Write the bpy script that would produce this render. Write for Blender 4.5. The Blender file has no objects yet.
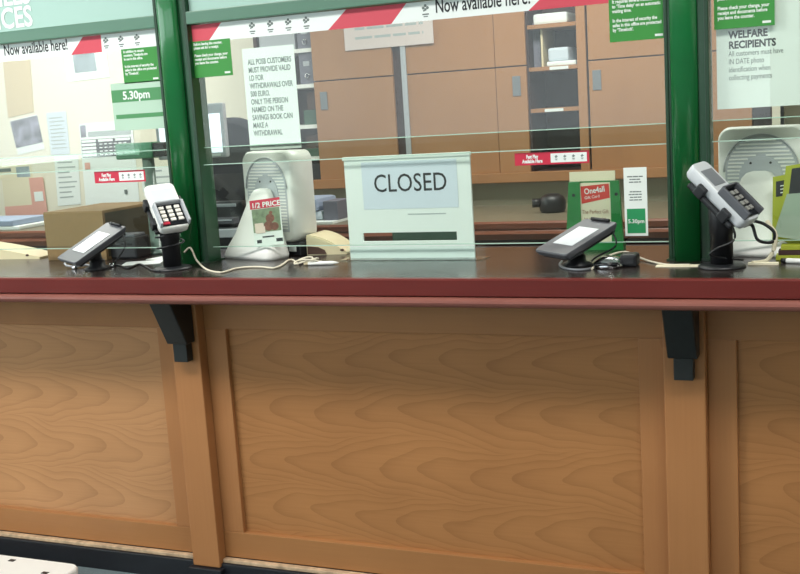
import bpy, bmesh, math, random
from mathutils import Vector, Matrix, Euler
random.seed(7)
SC = bpy.context.scene
COL = SC.collection
# ---------------------------------------------------------------- camera model
F_PX = 1096.5
RW = Matrix(((0.9216, 0.0042, -0.3882), (0.3829, -0.1741, 0.9073), (-0.0637, -0.9847, -0.1621)))  # camera (right, down, forward) -> world
EYE = Vector((0.0, 0.0, 1.50))
def ray(px, py): return RW @ Vector(((px - 400) / F_PX, (py - 287) / F_PX, 1.0))
def P(px, py, Y):
    d = ray(px, py); return EYE + d * (Y / d.y)
def Q(px, py, z):
    d = ray(px, py); return EYE + d * ((z - EYE.z) / d.z)
def wdir(px, py, a, b, c):
    """world direction of a step seen as (a, b) in the view at (px, py), going c deeper"""
    return (RW @ Vector((a + c * (px - 400) / F_PX, b + c * (py - 287) / F_PX, c))).normalized()

# ---------------------------------------------------------------- key planes (metres)
T = 1.04            # counter top
YC = 2.70           # counter front edge
YP = 2.845          # pilaster face
YF = 2.885          # panel frame face
YPAN = 2.903        # recessed panel face
G = 3.03            # glass screen
YBK = 3.30          # back edge of counter top
YW = 4.42           # rear worktop front edge
YD = 5.10           # cupboard door face
YWALL = 5.42        # rear wall

# ---------------------------------------------------------------- materials
def lin(c):
    def f(v):
        v /= 255.0
        return v / 12.92 if v <= .04045 else ((v + .055) / 1.055) ** 2.4
    return (f(c[0]), f(c[1]), f(c[2]), 1.0)
MATS = {}
def mat(name, rgb, rough=.5, metal=0.0, noise=0.0, nscale=30.0, spec=.5, coat=0.0, emit=0.0, bump=0.0):
    if name in MATS: return MATS[name]
    m = bpy.data.materials.new(name); m.use_nodes = True
    nt = m.node_tree; b = nt.nodes['Principled BSDF']
    b.inputs['Base Color'].default_value = lin(rgb)
    b.inputs['Roughness'].default_value = rough
    b.inputs['Metallic'].default_value = metal
    b.inputs['Specular IOR Level'].default_value = spec
    b.inputs['Coat Weight'].default_value = coat
    if emit:
        b.inputs['Emission Color'].default_value = lin(rgb); b.inputs['Emission Strength'].default_value = emit
    if noise or bump:
        tc = nt.nodes.new('ShaderNodeTexCoord'); nz = nt.nodes.new('ShaderNodeTexNoise')
        nz.inputs['Scale'].default_value = nscale; nz.inputs['Detail'].default_value = 4
        nt.links.new(tc.outputs['Object'], nz.inputs['Vector'])
        if noise:
            mr = nt.nodes.new('ShaderNodeMapRange')
            mr.inputs['From Min'].default_value = .3; mr.inputs['From Max'].default_value = .7
            mr.inputs['To Min'].default_value = 1 - noise; mr.inputs['To Max'].default_value = 1 + noise
            mx = nt.nodes.new('ShaderNodeVectorMath'); mx.operation = 'SCALE'
            mx.inputs[0].default_value = lin(rgb)[:3]
            nt.links.new(nz.outputs['Fac'], mr.inputs['Value']); nt.links.new(mr.outputs['Result'], mx.inputs['Scale'])
            nt.links.new(mx.outputs['Vector'], b.inputs['Base Color'])
        if bump:
            bp = nt.nodes.new('ShaderNodeBump'); bp.inputs['Strength'].default_value = bump; bp.inputs['Distance'].default_value = .004
            nt.links.new(nz.outputs['Fac'], bp.inputs['Height']); nt.links.new(bp.outputs['Normal'], b.inputs['Normal'])
    MATS[name] = m
    return m

def wood(name, light, dark, row_h=.16, freq=70.0, slope=.30, depth=.02, axis='X', shift=.9, rough=.42, amount=.55, mirror=1.0):
    """veneer with nested 'cathedral' arches lying along one axis, in stacked leaves"""
    m = bpy.data.materials.new(name); m.use_nodes = True
    nt = m.node_tree; N = nt.nodes; L = nt.links; b = N['Principled BSDF']
    tc = N.new('ShaderNodeTexCoord'); sp = N.new('ShaderNodeSeparateXYZ')
    L.new(tc.outputs['Object'], sp.inputs[0])
    along, across = ('X', 'Z') if axis == 'X' else ('Z', 'X')
    def math_(op, a, c=None, d=None):
        n = N.new('ShaderNodeMath'); n.operation = op
        for i, v in enumerate((a, c, d)):
            if v is None: continue
            if isinstance(v, (int, float)): n.inputs[i].default_value = v
            else: L.new(v, n.inputs[i])
        return n.outputs[0]
    u = sp.outputs[along]; v = sp.outputs[across]
    wob = N.new('ShaderNodeTexNoise'); wob.inputs['Scale'].default_value = 2.6; wob.inputs['Detail'].default_value = 2
    L.new(tc.outputs['Object'], wob.inputs['Vector'])
    wv = math_('MULTIPLY_ADD', wob.outputs['Fac'], .14, -.07)
    v2 = math_('ADD', v, wv)
    row = math_('FLOOR', math_('DIVIDE', v2, row_h))
    zz = math_('MULTIPLY', math_('SUBTRACT', math_('FRACT', math_('DIVIDE', v2, row_h)), .5), row_h)
    wn = N.new('ShaderNodeTexWhiteNoise'); wn.noise_dimensions = '1D'; L.new(row, wn.inputs['W'])
    uu = math_('ADD', math_('MULTIPLY', u, mirror), math_('MULTIPLY', wn.outputs['Value'], shift))
    # paraboloid sections: rings of (zz^2 * k - u)
    par = math_('MULTIPLY_ADD', math_('MULTIPLY', zz, zz), 1.0 / max(depth, 1e-4), math_('MULTIPLY', uu, -slope))
    fine = N.new('ShaderNodeTexNoise'); fine.inputs['Scale'].default_value = 5.0; fine.inputs['Detail'].default_value = 3
    L.new(tc.outputs['Object'], fine.inputs['Vector'])
    ph = math_('ADD', math_('MULTIPLY', par, freq), math_('MULTIPLY', fine.outputs['Fac'], 5.5))
    sn = math_('POWER', math_('FRACT', math_('MULTIPLY', ph, .15915)), 3.5)
    # long pore streaks
    mp = N.new('ShaderNodeMapping'); L.new(tc.outputs['Object'], mp.inputs['Vector'])
    mp.inputs['Scale'].default_value = (4, 60, 160) if axis == 'X' else (160, 60, 4)
    st = N.new('ShaderNodeTexNoise'); st.inputs['Scale'].default_value = 1.0; st.inputs['Detail'].default_value = 3
    L.new(mp.outputs[0], st.inputs['Vector'])
    big = N.new('ShaderNodeTexNoise'); big.inputs['Scale'].default_value = 3.0
    L.new(tc.outputs['Object'], big.inputs['Vector'])
    f = math_('MULTIPLY', sn, amount * .55)
    f = math_('ADD', f, math_('MULTIPLY', st.outputs['Fac'], amount * .55))
    f = math_('ADD', f, math_('MULTIPLY_ADD', big.outputs['Fac'], .5, -.25))
    cr = N.new('ShaderNodeMix'); cr.data_type = 'RGBA'
    cr.clamp_factor = True
    L.new(f, cr.inputs[0]); cr.inputs[6].default_value = lin(light); cr.inputs[7].default_value = lin(dark)
    L.new(cr.outputs[2], b.inputs['Base Color'])
    b.inputs['Roughness'].default_value = rough
    b.inputs['Specular IOR Level'].default_value = .35
    return m

def glass_mat(name, tint, refl=1.0, ior=1.5):
    m = bpy.data.materials.new(name); m.use_nodes = True
    nt = m.node_tree; nt.nodes.clear()
    o = nt.nodes.new('ShaderNodeOutputMaterial'); mx = nt.nodes.new('ShaderNodeMixShader')
    t = nt.nodes.new('ShaderNodeBsdfTransparent'); g = nt.nodes.new('ShaderNodeBsdfGlossy'); fr = nt.nodes.new('ShaderNodeFresnel')
    t.inputs[0].default_value = lin(tint); g.inputs['Roughness'].default_value = 0.01
    g.inputs[0].default_value = (1, 1, 1, 1)
    fr.inputs['IOR'].default_value = ior
    ml = nt.nodes.new('ShaderNodeMath'); ml.operation = 'MULTIPLY'; ml.inputs[1].default_value = refl
    ge = nt.nodes.new('ShaderNodeNewGeometry'); sb = nt.nodes.new('ShaderNodeMath'); sb.operation = 'MULTIPLY_ADD'
    sb.inputs[1].default_value = -refl; sb.inputs[2].default_value = refl
    nt.links.new(ge.outputs['Backfacing'], sb.inputs[0]); nt.links.new(sb.outputs[0], ml.inputs[1])
    nt.links.new(fr.outputs[0], ml.inputs[0]); nt.links.new(ml.outputs[0], mx.inputs[0])
    nt.links.new(t.outputs[0], mx.inputs[1]); nt.links.new(g.outputs[0], mx.inputs[2]); nt.links.new(mx.outputs[0], o.inputs[0])
    return m

WOOD_PANEL = wood('oak_veneer_panel', (176, 122, 74), (116, 72, 38), row_h=.17, freq=250, slope=.17, depth=.10, shift=1.1, amount=.52, mirror=1.0)
WOOD_PANEL_L = wood('oak_veneer_panel_flipped_lit', (188, 138, 94), (130, 88, 54), row_h=.17, freq=250, slope=.17, depth=.10, shift=1.1, amount=.52, mirror=-1.0)  # flipped grain; paler tone puts the brighter left-hand light into the veneer
WOOD_RAIL = wood('oak_rail', (166, 115, 70), (120, 74, 42), row_h=.3, freq=30, slope=.05, depth=.3, amount=.4)
WOOD_STILE = wood('oak_stile', (173, 119, 74), (126, 78, 44), row_h=.3, freq=30, slope=.05, depth=.3, axis='Z', amount=.4)
WOOD_CUP = wood('cupboard_wood', (172, 124, 84), (136, 90, 56), row_h=.35, freq=24, slope=.05, depth=.3, axis='Z', amount=.5)
MAHOG = wood('mahogany_edge', (108, 40, 36), (70, 24, 22), row_h=.2, freq=40, slope=.03, depth=.2, rough=.28, amount=.7)
BEAD = wood('worn_bead_wood_highlight', (146, 92, 82), (92, 48, 44), row_h=.2, freq=40, slope=.03, depth=.2, rough=.25, amount=.8)  # worn wood; its paler colour also carries the bead's highlight
REDWOOD = wood('redwood_edge', (140, 84, 62), (104, 58, 44), row_h=.2, freq=40, slope=.03, depth=.2, rough=.3, amount=.7)
TOPM = mat('dark_counter_laminate', (44, 38, 36), .22, noise=.25, nscale=14, spec=.6)
GREEN = mat('gloss_green_paint', (20, 104, 52), .22, coat=.4, noise=.06, nscale=8)
GREENB = mat('deep_green_paint', (12, 66, 36), .3)
GREEND = mat('dark_green_paint', (8, 52, 26), .35)
RAILG = mat('grey_green_paint', (78, 118, 98), .35)
BRACK = mat('black_green_paint', (21, 25, 25), .5, noise=.2, nscale=40)
BLACKP = mat('black_plastic', (26, 27, 31), .42)
BLACKG = mat('black_gloss', (20, 22, 28), .2)
DGREY = mat('dark_grey_plastic', (84, 86, 92), .4)
MGREY = mat('mid_grey_plastic', (120, 124, 130), .4)
LGREY = mat('light_grey_plastic', (176, 180, 186), .4)
WHITEP = mat('white_plastic', (238, 238, 234), .35)
CREAMP = mat('cream_plastic', (222, 208, 172), .4)
GRILLE = mat('pale_grey_grille', (188, 192, 198), .5)
PAPER = mat('white_paper', (232, 238, 236), .8)
PAPERG = mat('pale_green_paper', (226, 233, 228), .8)
PAPERC = mat('cream_paper', (226, 218, 192), .8)
PAPERB = mat('bluish_paper', (206, 216, 226), .8)
SIGNW = mat('pale_sign_board', (226, 233, 229), .5)
INK = mat('black_ink', (34, 38, 42), .7)
INKG = mat('grey_ink', (108, 118, 116), .8)
INKF = mat('faded_ink', (168, 178, 178), .8)
RED = mat('banner_red', (204, 72, 88), .6)
STRED = mat('sticker_red', (196, 30, 62), .5)
GNOT = mat('notice_green', (52, 138, 56), .6)
GBAND = mat('opening_hours_green', (74, 140, 88), .6)
GPALE = mat('pale_sage', (176, 204, 184), .7)
GCARD = mat('card_green', (28, 140, 84), .6)
CARD = mat('cardboard', (134, 108, 72), .8, noise=.06, nscale=60)
CARDD = mat('cardboard_dark', (66, 58, 40), .8)
CHROME = mat('chrome', (200, 200, 205), .15, metal=1.0)
WCORD = mat('white_cord', (214, 206, 186), .5)
WALLC = mat('cream_wall_paint', (230, 225, 208), .8, noise=.02, nscale=5)
WALLF = mat('public_wall_paint', (214, 212, 204), .8)
CEIL = mat('ceiling_white', (232, 232, 228), .9)
CARPET = mat('blue_grey_carpet', (98, 112, 116), .95, noise=.18, nscale=160, bump=.5)
SKIRT = mat('black_skirting', (26, 28, 34), .4, noise=.15, nscale=25)
WORN = mat('worn_pale_edge', (188, 160, 130), .7, noise=.3, nscale=40)
TEAL = mat('frosted_teal_panel', (158, 190, 180), .3)
YGREEN = mat('yellow_green_print', (164, 172, 48), .5)
SAGE = mat('sage_grey_sheet', (150, 168, 150), .7)
MAROON = mat('dark_maroon_board', (62, 36, 34), .6)
BLUEF = mat('pale_blue_folder', (156, 170, 196), .6)
GREYF = mat('grey_folder', (112, 112, 126), .6)
GREENF = mat('green_folder', (60, 92, 74), .6)
BROWNF = mat('brown_book', (78, 54, 44), .7)
SPLASH = mat('grey_green_wall_paint', (138, 132, 112), .7)
PINK = mat('salmon_pink_print', (222, 168, 156), .8)
SCREEN = mat('lcd_pale_screen', (214, 220, 224), .3)
GLASS = glass_mat('clear_screen_glass', (251, 254, 252), 1.15)
GEDGE = mat('green_glass_edge', (176, 206, 190), .2)
ACRYL = glass_mat('clear_acrylic', (248, 253, 251), 1.0)
CARPETB = mat('office_floor_vinyl', (96, 84, 74), .6)

# ---------------------------------------------------------------- mesh helpers
def BM(): return bmesh.new()
def box(bm, x0, x1, y0, y1, z0, z1, bev=0.0, seg=2, M=None):
    t = bmesh.new()
    bmesh.ops.create_cube(t, size=1.0)
    for v in t.verts:
        v.co = Vector(((x0 + x1) / 2 + v.co.x * (x1 - x0), (y0 + y1) / 2 + v.co.y * (y1 - y0), (z0 + z1) / 2 + v.co.z * (z1 - z0)))
    if bev: bmesh.ops.bevel(t, geom=t.edges[:], offset=bev, segments=seg, affect='EDGES', profile=.6)
    if M is not None: t.transform(M)
    join(bm, t)
def join(bm, t):
    vm = {v: bm.verts.new(v.co) for v in t.verts}
    for f in t.faces:
        try:
            nf = bm.faces.new([vm[v] for v in f.verts]); nf.smooth = f.smooth
        except ValueError: pass
    t.free()
def tube(bm, pts, r, n=8, close=False):
    pts = [Vector(p) for p in pts]
    rings = []
    for i, p in enumerate(pts):
        a = pts[max(i - 1, 0)]; c = pts[min(i + 1, len(pts) - 1)]
        d = (c - a).normalized()
        up = Vector((0, 0, 1)) if abs(d.z) < .9 else Vector((1, 0, 0))
        s = d.cross(up).normalized(); w = s.cross(d)
        rr = r[i] if isinstance(r, (list, tuple)) else r
        rings.append([bm.verts.new(p + (s * math.cos(2 * math.pi * k / n) + w * math.sin(2 * math.pi * k / n)) * rr) for k in range(n)])
    for i in range(len(rings) - 1):
        for k in range(n):
            f = bm.faces.new((rings[i][k], rings[i][(k + 1) % n], rings[i + 1][(k + 1) % n], rings[i + 1][k])); f.smooth = True
    bm.faces.new(rings[0][::-1]); bm.faces.new(rings[-1])
def spline(pts, n=8):
    pts = [Vector(p) for p in pts]; out = []
    for i in range(len(pts) - 1):
        p0 = pts[max(i - 1, 0)]; p1 = pts[i]; p2 = pts[i + 1]; p3 = pts[min(i + 2, len(pts) - 1)]
        for k in range(n):
            t = k / n
            out.append(.5 * ((2 * p1) + (p2 - p0) * t + (2 * p0 - 5 * p1 + 4 * p2 - p3) * t * t + (3 * p1 - p0 - 3 * p2 + p3) * t ** 3))
    out.append(pts[-1]); return out
def lathe(bm, prof, c, n=28):
    rings = []
    for r, z in prof:
        rings.append([bm.verts.new((c[0] + r * math.cos(2 * math.pi * k / n), c[1] + r * math.sin(2 * math.pi * k / n), c[2] + z)) for k in range(n)])
    for i in range(len(rings) - 1):
        for k in range(n):
            f = bm.faces.new((rings[i][k], rings[i][(k + 1) % n], rings[i + 1][(k + 1) % n], rings[i + 1][k])); f.smooth = True
    bm.faces.new(rings[0][::-1]); bm.faces.new(rings[-1])
def prism(bm, poly, vec, smooth=False):
    """polygon (3-D points) pushed along vec"""
    a = [bm.verts.new(Vector(p)) for p in poly]; v = Vector(vec)
    b = [bm.verts.new(Vector(p) + v) for p in poly]
    n = len(poly)
    bm.faces.new(a[::-1]); bm.faces.new(b)
    for i in range(n):
        f = bm.faces.new((a[i], a[(i + 1) % n], b[(i + 1) % n], b[i])); f.smooth = smooth
def loft(bm, rings, smooth=True):
    R = [[bm.verts.new(Vector(p)) for p in r] for r in rings]
    n = len(R[0])
    for i in range(len(R) - 1):
        for k in range(n):
            f = bm.faces.new((R[i][k], R[i][(k + 1) % n], R[i + 1][(k + 1) % n], R[i + 1][k])); f.smooth = smooth
    bm.faces.new(R[0][::-1]); bm.faces.new(R[-1])
def rrect(w, h, r, n=5):
    out = []
    for cx, cy, a0 in ((w / 2 - r, h / 2 - r, 0), (-w / 2 + r, h / 2 - r, 90), (-w / 2 + r, -h / 2 + r, 180), (w / 2 - r, -h / 2 + r, 270)):
        for k in range(n + 1):
            a = math.radians(a0 + 90 * k / n); out.append((cx + r * math.cos(a), cy + r * math.sin(a)))
    return out

# ---------------------------------------------------------------- object helpers
def thing(name, label, cat, loc=(0, 0, 0), group=None, rotz=0.0):
    o = bpy.data.objects.new(name, None); COL.objects.link(o)
    o.location = loc; o.rotation_euler = (0, 0, rotz); o.empty_display_size = .05
    tag(o, label, cat, group); return o
def tag(o, label, cat, group=None):
    o['label'] = label; o['category'] = cat
    if group: o['group'] = group
    return o
def abs_loc(o):
    v = Vector((0, 0, 0))
    while o is not None:
        v += o.location; o = o.parent
    return v
def obj(name, bm, m, parent=None, local=False, label=None):
    """world-space mesh (or local to its parent) linked as one object"""
    me = bpy.data.meshes.new(name)
    bmesh.ops.recalc_face_normals(bm, faces=bm.faces[:])
    if parent is not None and not local:
        L = abs_loc(parent)
        for v in bm.verts: v.co -= L
    elif parent is None and not local:
        lo = Vector((min(v.co.x for v in bm.verts), min(v.co.y for v in bm.verts), min(v.co.z for v in bm.verts)))
        hi = Vector((max(v.co.x for v in bm.verts), max(v.co.y for v in bm.verts), max(v.co.z for v in bm.verts)))
        L = Vector(((lo.x + hi.x) / 2, (lo.y + hi.y) / 2, lo.z))
        for v in bm.verts: v.co -= L
    bm.to_mesh(me); bm.free()
    me.materials.append(m)
    o = bpy.data.objects.new(name, me); COL.objects.link(o)
    if parent is not None: o.parent = parent
    elif not local: o.location = L
    if label: o['label'] = label
    return o
def struct(name, bm, m, parent=None):
    o = obj(name, bm, m, parent)
    if parent is None: o['kind'] = 'structure'
    return o
def bx(*a, **k):
    b = BM(); box(b, *a, **k); return b
def text_bm(body, size, origin, right=(1, 0, 0), up=(0, 0, 1), bold=0.0, xs=1.0, align='LEFT', depth=.0004, space=1.0, line=1.0, shear=0.0, fit=None):
    c = bpy.data.curves.new('lettering', 'FONT'); c.body = body; c.size = size; c.align_x = align
    c.offset = bold; c.extrude = depth / 2; c.resolution_u = 3; c.space_character = space; c.space_line = line; c.shear = shear
    o = bpy.data.objects.new('lettering', c); COL.objects.link(o)
    dg = bpy.context.evaluated_depsgraph_get()
    me = bpy.data.meshes.new_from_object(o.evaluated_get(dg))
    bpy.data.objects.remove(o); bpy.data.curves.remove(c)
    bm = BM(); bm.from_mesh(me); bpy.data.meshes.remove(me)
    if fit: xs = fit / (max(v.co.x for v in bm.verts) - min(v.co.x for v in bm.verts))
    r = Vector(right).normalized(); u = Vector(up).normalized(); n = r.cross(u)
    O = Vector(origin)
    for v in bm.verts: v.co = O + r * (v.co.x * xs) + u * v.co.y + n * v.co.z
    return bm
def quad(bm, tl, tr, br, bl, thick=.0006, out=(0, -1, 0)):
    """thin sheet with the given corners, thickness added away from `out`"""
    prism(bm, [tl, tr, br, bl], Vector(out) * -thick)
def rectY(bm, x0, x1, z0, z1, y, thick=.0006):
    box(bm, x0, x1, y, y + thick, z0, z1)
def scribble(bm, x0, x1, z, h, y, words=5, seed=0):
    """one line of small unreadable print as a row of short strokes"""
    r = random.Random(seed); x = x0
    while x < x1 - .002:
        w = min(x1 - x, (x1 - x0) / words * r.uniform(.5, 1.1))
        box(bm, x, x + w, y - .0004, y, z, z + h); x += w + (x1 - x0) * .035

# ================================================================= SETTING
XL, XR = -6.4, 2.2
YB = -3.0
ZC = 2.9
struct('floor', bx(XL, XR, YB, YWALL + .1, -.1, 0), CARPET)
struct('ceiling', bx(XL, XR, YB, YWALL + .1, ZC, ZC + .1), CEIL)
struct('wall_back', bx(XL, XR, YWALL, YWALL + .1, 0, ZC), WALLC)
struct('wall_right', bx(XR, XR + .1, YB, YWALL + .1, 0, ZC), WALLF)
VX0, VX1, VZ0, VZ1 = -6.1, -.6, 1.17, 2.7
b = BM()
box(b, XL, VX0, YB - .1, YB, 0, ZC); box(b, VX1, XR, YB - .1, YB, 0, ZC); box(b, VX0, VX1, YB - .1, YB, 0, VZ0); box(b, VX0, VX1, YB - .1, YB, VZ1, ZC)
struct('wall_front', b, WALLF)
b = BM()
for x in (VX0, VX1 - .06): box(b, x, x + .06, YB - .09, YB - .02, VZ0, VZ1)
for z in (VZ0, VZ1 - .06): box(b, VX0 + .06, VX1 - .06, YB - .09, YB - .02, z, z + .06)
wf2 = struct('haze_window', b, WHITEP)  # added window, unseen, sized and placed to haze the middle glass
obj('window_pane', bx(VX0 + .06, VX1 - .06, YB - .06, YB - .054, VZ0 + .06, VZ1 - .06), GLASS, wf2)
WY0, WY1, WZ0, WZ1 = -2.9, 2.0, 1.16, 2.75
b = BM()
box(b, XL - .1, XL, YB, WY0, 0, ZC); box(b, XL - .1, XL, WY1, YWALL + .1, 0, ZC)
box(b, XL - .1, XL, WY0, WY1, 0, WZ0); box(b, XL - .1, XL, WY0, WY1, WZ1, ZC)
struct('wall_left', b, WALLF)
b = BM()
for y in (WY0, (WY0 + WY1) / 2 - .03, WY1 - .06): box(b, XL - .09, XL - .02, y, y + .06, WZ0, WZ1)
for z in (WZ0, WZ1 - .06): box(b, XL - .09, XL - .02, WY0 + .06, WY1 - .06, z, z + .06)
wf = struct('window_1', b, WHITEP)
obj('window_pane', bx(XL - .06, XL - .054, WY0 + .06, WY1 - .06, WZ0 + .06, WZ1 - .06), GLASS, wf)

# ================================================================= COUNTER FRONT
CX0, CX1 = -4.6, 1.6
pl0, pl1 = P(177, 400, YP).x, P(204, 400, YP).x
pr0, pr1 = P(665.5, 450, YP).x, P(706.8, 450, YP).x
zrail = P(400, 333, YF).z
zbr = (P(90, 516, YF).z + P(400, 548, YF).z) / 2 - .004
zsk = P(190, 552, YF).z
st = thing('service_counter', 'panelled oak front of the long service counter below the worktop', 'counter', ((pl1 + pr0) / 2, YF, 0))
sl0 = P(226, 340, YF).x; sr0 = P(641, 450, YF).x; sr1 = P(738, 450, YF).x
for (a, c, m) in ((CX0, pl0 - .08, WOOD_PANEL_L), (sl0, sr0, WOOD_PANEL), (sr1, CX1, WOOD_PANEL)):
    obj('panel', bx(a - .01, c + .01, YPAN, YPAN + .02, zbr - .01, zrail + .01), m, st)
for (a, c) in ((CX0, pl0), (pl1, pr0), (pr1, CX1)):
    obj('top_rail', bx(a, c, YF, YF + .04, zrail, T - .06, bev=.002), WOOD_RAIL, st)
    obj('bottom_rail', bx(a, c, YF, YF + .04, zsk, zbr, bev=.002), WOOD_RAIL, st)
for (a, c) in ((pl0 - .08, pl0), (pl1, sl0), (sr0, pr0), (pr1, sr1)):
    obj('stile', bx(a, c, YF + .001, YF + .04, zbr, zrail, bev=.003), WOOD_STILE, st)
for (a, c) in ((pl0, pl1), (pr0, pr1)):
    obj('pilaster', bx(a, c, YP, YF + .04, .062, T - .06, bev=.004), WOOD_STILE, st)
obj('backing_board', bx(CX0, CX1, YF + .04, YF + .06, .0, T - .06), MAROON, st)
b = BM()
box(b, CX0, CX1, YF - .030, YF + .038, 0, zsk - .014, bev=.003)
for (a, c) in ((pl0, pl1), (pr0, pr1)): box(b, a - .012, c + .012, YP - .014, YF, 0, .060, bev=.003)
struct('baseboard_front', b, SKIRT)
b = BM()
for (a, c) in ((CX0, pl0 - .001), (pl1 + .001, pr0 - .001), (pr1 + .001, CX1)): box(b, a, c, YF - .022, YF - .001, zsk - .0135, zsk - .001, bev=.003)
struct('trim_1', b, WORN)

# worktop with moulded mahogany edge
wt = thing('counter_worktop', 'long dark counter worktop with a moulded red mahogany front edge', 'worktop', (-1.2, YC, T - .08))
obj('top_board', bx(CX0, CX1, YC + .022, YBK, T - .045, T), TOPM, wt)
prof = [(0.022, 0), (0.0, -.001)]
prof = [(.0215, 0), (.004, 0), (0, -.004), (0, -.046), (.005, -.050), (.0215, -.050)]
b = BM(); prism(b, [(CX0, YC + p[0], T + p[1]) for p in prof], (CX1 - CX0, 0, 0))
obj('edge_moulding', b, MAHOG, wt, label='glossy red mahogany edge')
prof = [(.0215, -.0505), (.004, -.0505), (-.005, -.053), (-.010, -.058), (-.012, -.064), (-.010, -.070), (-.004, -.076), (.004, -.079), (.0215, -.079)]
b = BM(); prism(b, [(CX0, YC + p[0], T + p[1]) for p in prof], (CX1 - CX0, 0, 0), smooth=False)
obj('lower_bead', b, BEAD, wt, label='worn pinkish brown rounded bead')
obj('under_board', bx(CX0, CX1, YC + .04, YBK, T - .059, T - .046), MAROON, wt)

# brackets
def bracket(xc, label):
    o = thing('bracket', label, 'bracket', (xc, YP, T - .28), 'brackets under the counter edge')
    w = .038
    b = BM()
    zt = T - .060
    prism(b, [(xc - w, YC + .025, zt), (xc - w, YP - .001, zt), (xc - w, YP - .001, zt - .165), (xc - w, YP - .045, zt - .165), (xc - w, YC + .025, zt - .02)], (2 * w, 0, 0))
    bmesh.ops.bevel(b, geom=b.edges[:], offset=.003, segments=1, affect='EDGES')
    obj('brace', b, BRACK, o)
    obj('foot_block', bx(xc - .025, xc + .025, YP - .034, YP - .001, zt - .225, zt - .163, bev=.003), BRACK, o)
bracket((pl0 + pl1) / 2 + .002, 'black painted wooden bracket on the pilaster under the pin pad with the lit white keys')
bracket((pr0 + pr1) / 2 + .003, 'black painted wooden bracket on the pilaster below the grey side-on pin pad')

# ================================================================= GLASS SCREEN
zl1 = P(400, 137.5, G).z; zl2 = P(475, 152.5, G).z; zgb = P(400, 245, G).z
zban0 = P(300, 33, G).z; zr0 = P(110, 33.5, G).z; zr1 = P(110, 21, G).z
ZTOP = 2.62
qL0 = P(183, 262, G).x; qL1 = P(213, 262, G).x
qR0 = P(669, 130, G).x; qR1 = P(711, 130, G).x
def post(x0, x1, label):
    o = thing('screen_post', label, 'post', ((x0 + x1) / 2, G, T), 'green posts of the counter screen')
    obj('back_channel', bx(x0, x1, G - .022, G + .055, T, ZTOP, bev=.004), GREENB, o)
    xc = x0 + .43 * (x1 - x0); w = (x1 - x0) * .33
    b = BM()
    poly = []
    for k in range(13):
        a = math.pi * k / 12
        poly.append((xc - w * math.cos(a), G - .022 - .024 * math.sin(a) ** .6, T))
    prism(b, poly, (0, 0, ZTOP - T), smooth=True)
    obj('front_bead', b, GREEN, o)
    b = BM()
    box(b, x0 - .004, x0 + .006, G - .026, G - .020, T, ZTOP, bev=.002); box(b, x1 - .010, x1 + .001, G - .026, G - .020, T, ZTOP, bev=.002)
    obj('edge_strip', b, GREEND, o, label='dark green strip down the edge')
    obj('floor_flange', bx(x0 - .01, x1 + .01, G - .03, G + .06, T, T + .004), GREEND, o)
post(qL0, qL1, 'glossy green screen post rising behind the pin pad with the lit white keys')
post(qR0, qR1, 'glossy green screen post rising behind the grey side-on pin pad')
bays = ((CX0, qL0), (qL1, qR0), (qR1, CX1))
names_ = ('beside the cardboard box', 'around the closed sign', 'in front of the welfare notice')
for (a, c), w in zip(bays, names_):
    for kind, z0, z1, y in (('upper', zl2, zr0, G - .004), ('lower', zgb, zl1, G + .006)):
        o = obj('glass_pane', bx(a + .002, c - .002, y, y + .006, z0, z1), GLASS)
        tag(o, kind + ' clear pane of the counter screen ' + w, 'glass pane', 'panes of the counter screen')
        zed = z0 if kind == 'upper' else z1
        zs = [zgb, zl1] if kind == 'lower' else [zl2]
        bb = BM()
        for z in zs: box(bb, a + .002, c - .002, y - .0003, y + .0063, z - .0012, z + .0012)
        obj('polished_edge', bb, GEDGE, o)
for (a, c), w in zip(bays, ('left of the green post by the cardboard box', 'over the middle opening with the closed sign', 'over the opening by the welfare notice')):
    if a > -.5: pass
    o = obj('screen_rail', bx(a + .001, c - .001, G - .028, G + .03, zr0, zr1, bev=.003), RAILG)
    tag(o, 'grey green horizontal rail of the screen ' + w, 'rail', 'rails of the counter screen')
    p = thing('fascia_panel', 'frosted teal fascia panel above the rail ' + w, 'fascia panel', ((a + c) / 2, G, zr1), 'fascia panels over the screen')
    obj('panel_board', bx(a + .002, c - .002, G - .006, G + .006, zr1, ZTOP), TEAL, p)
    if c < -1:
        s = .066 / .70
        e = P(35, 26, G)
        b = text_bm('SERVICES', s, (e.x, G - .0075, P(20, 27, G).z), bold=.0022, xs=.86, align='RIGHT', space=1.0)
        join(b, text_bm('BILLS', s, (e.x, G - .0075, P(20, 4, G).z), bold=.0022, xs=.86, align='RIGHT'))
        obj('lettering', b, PAPER, p, label='bold white capital lettering')

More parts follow.
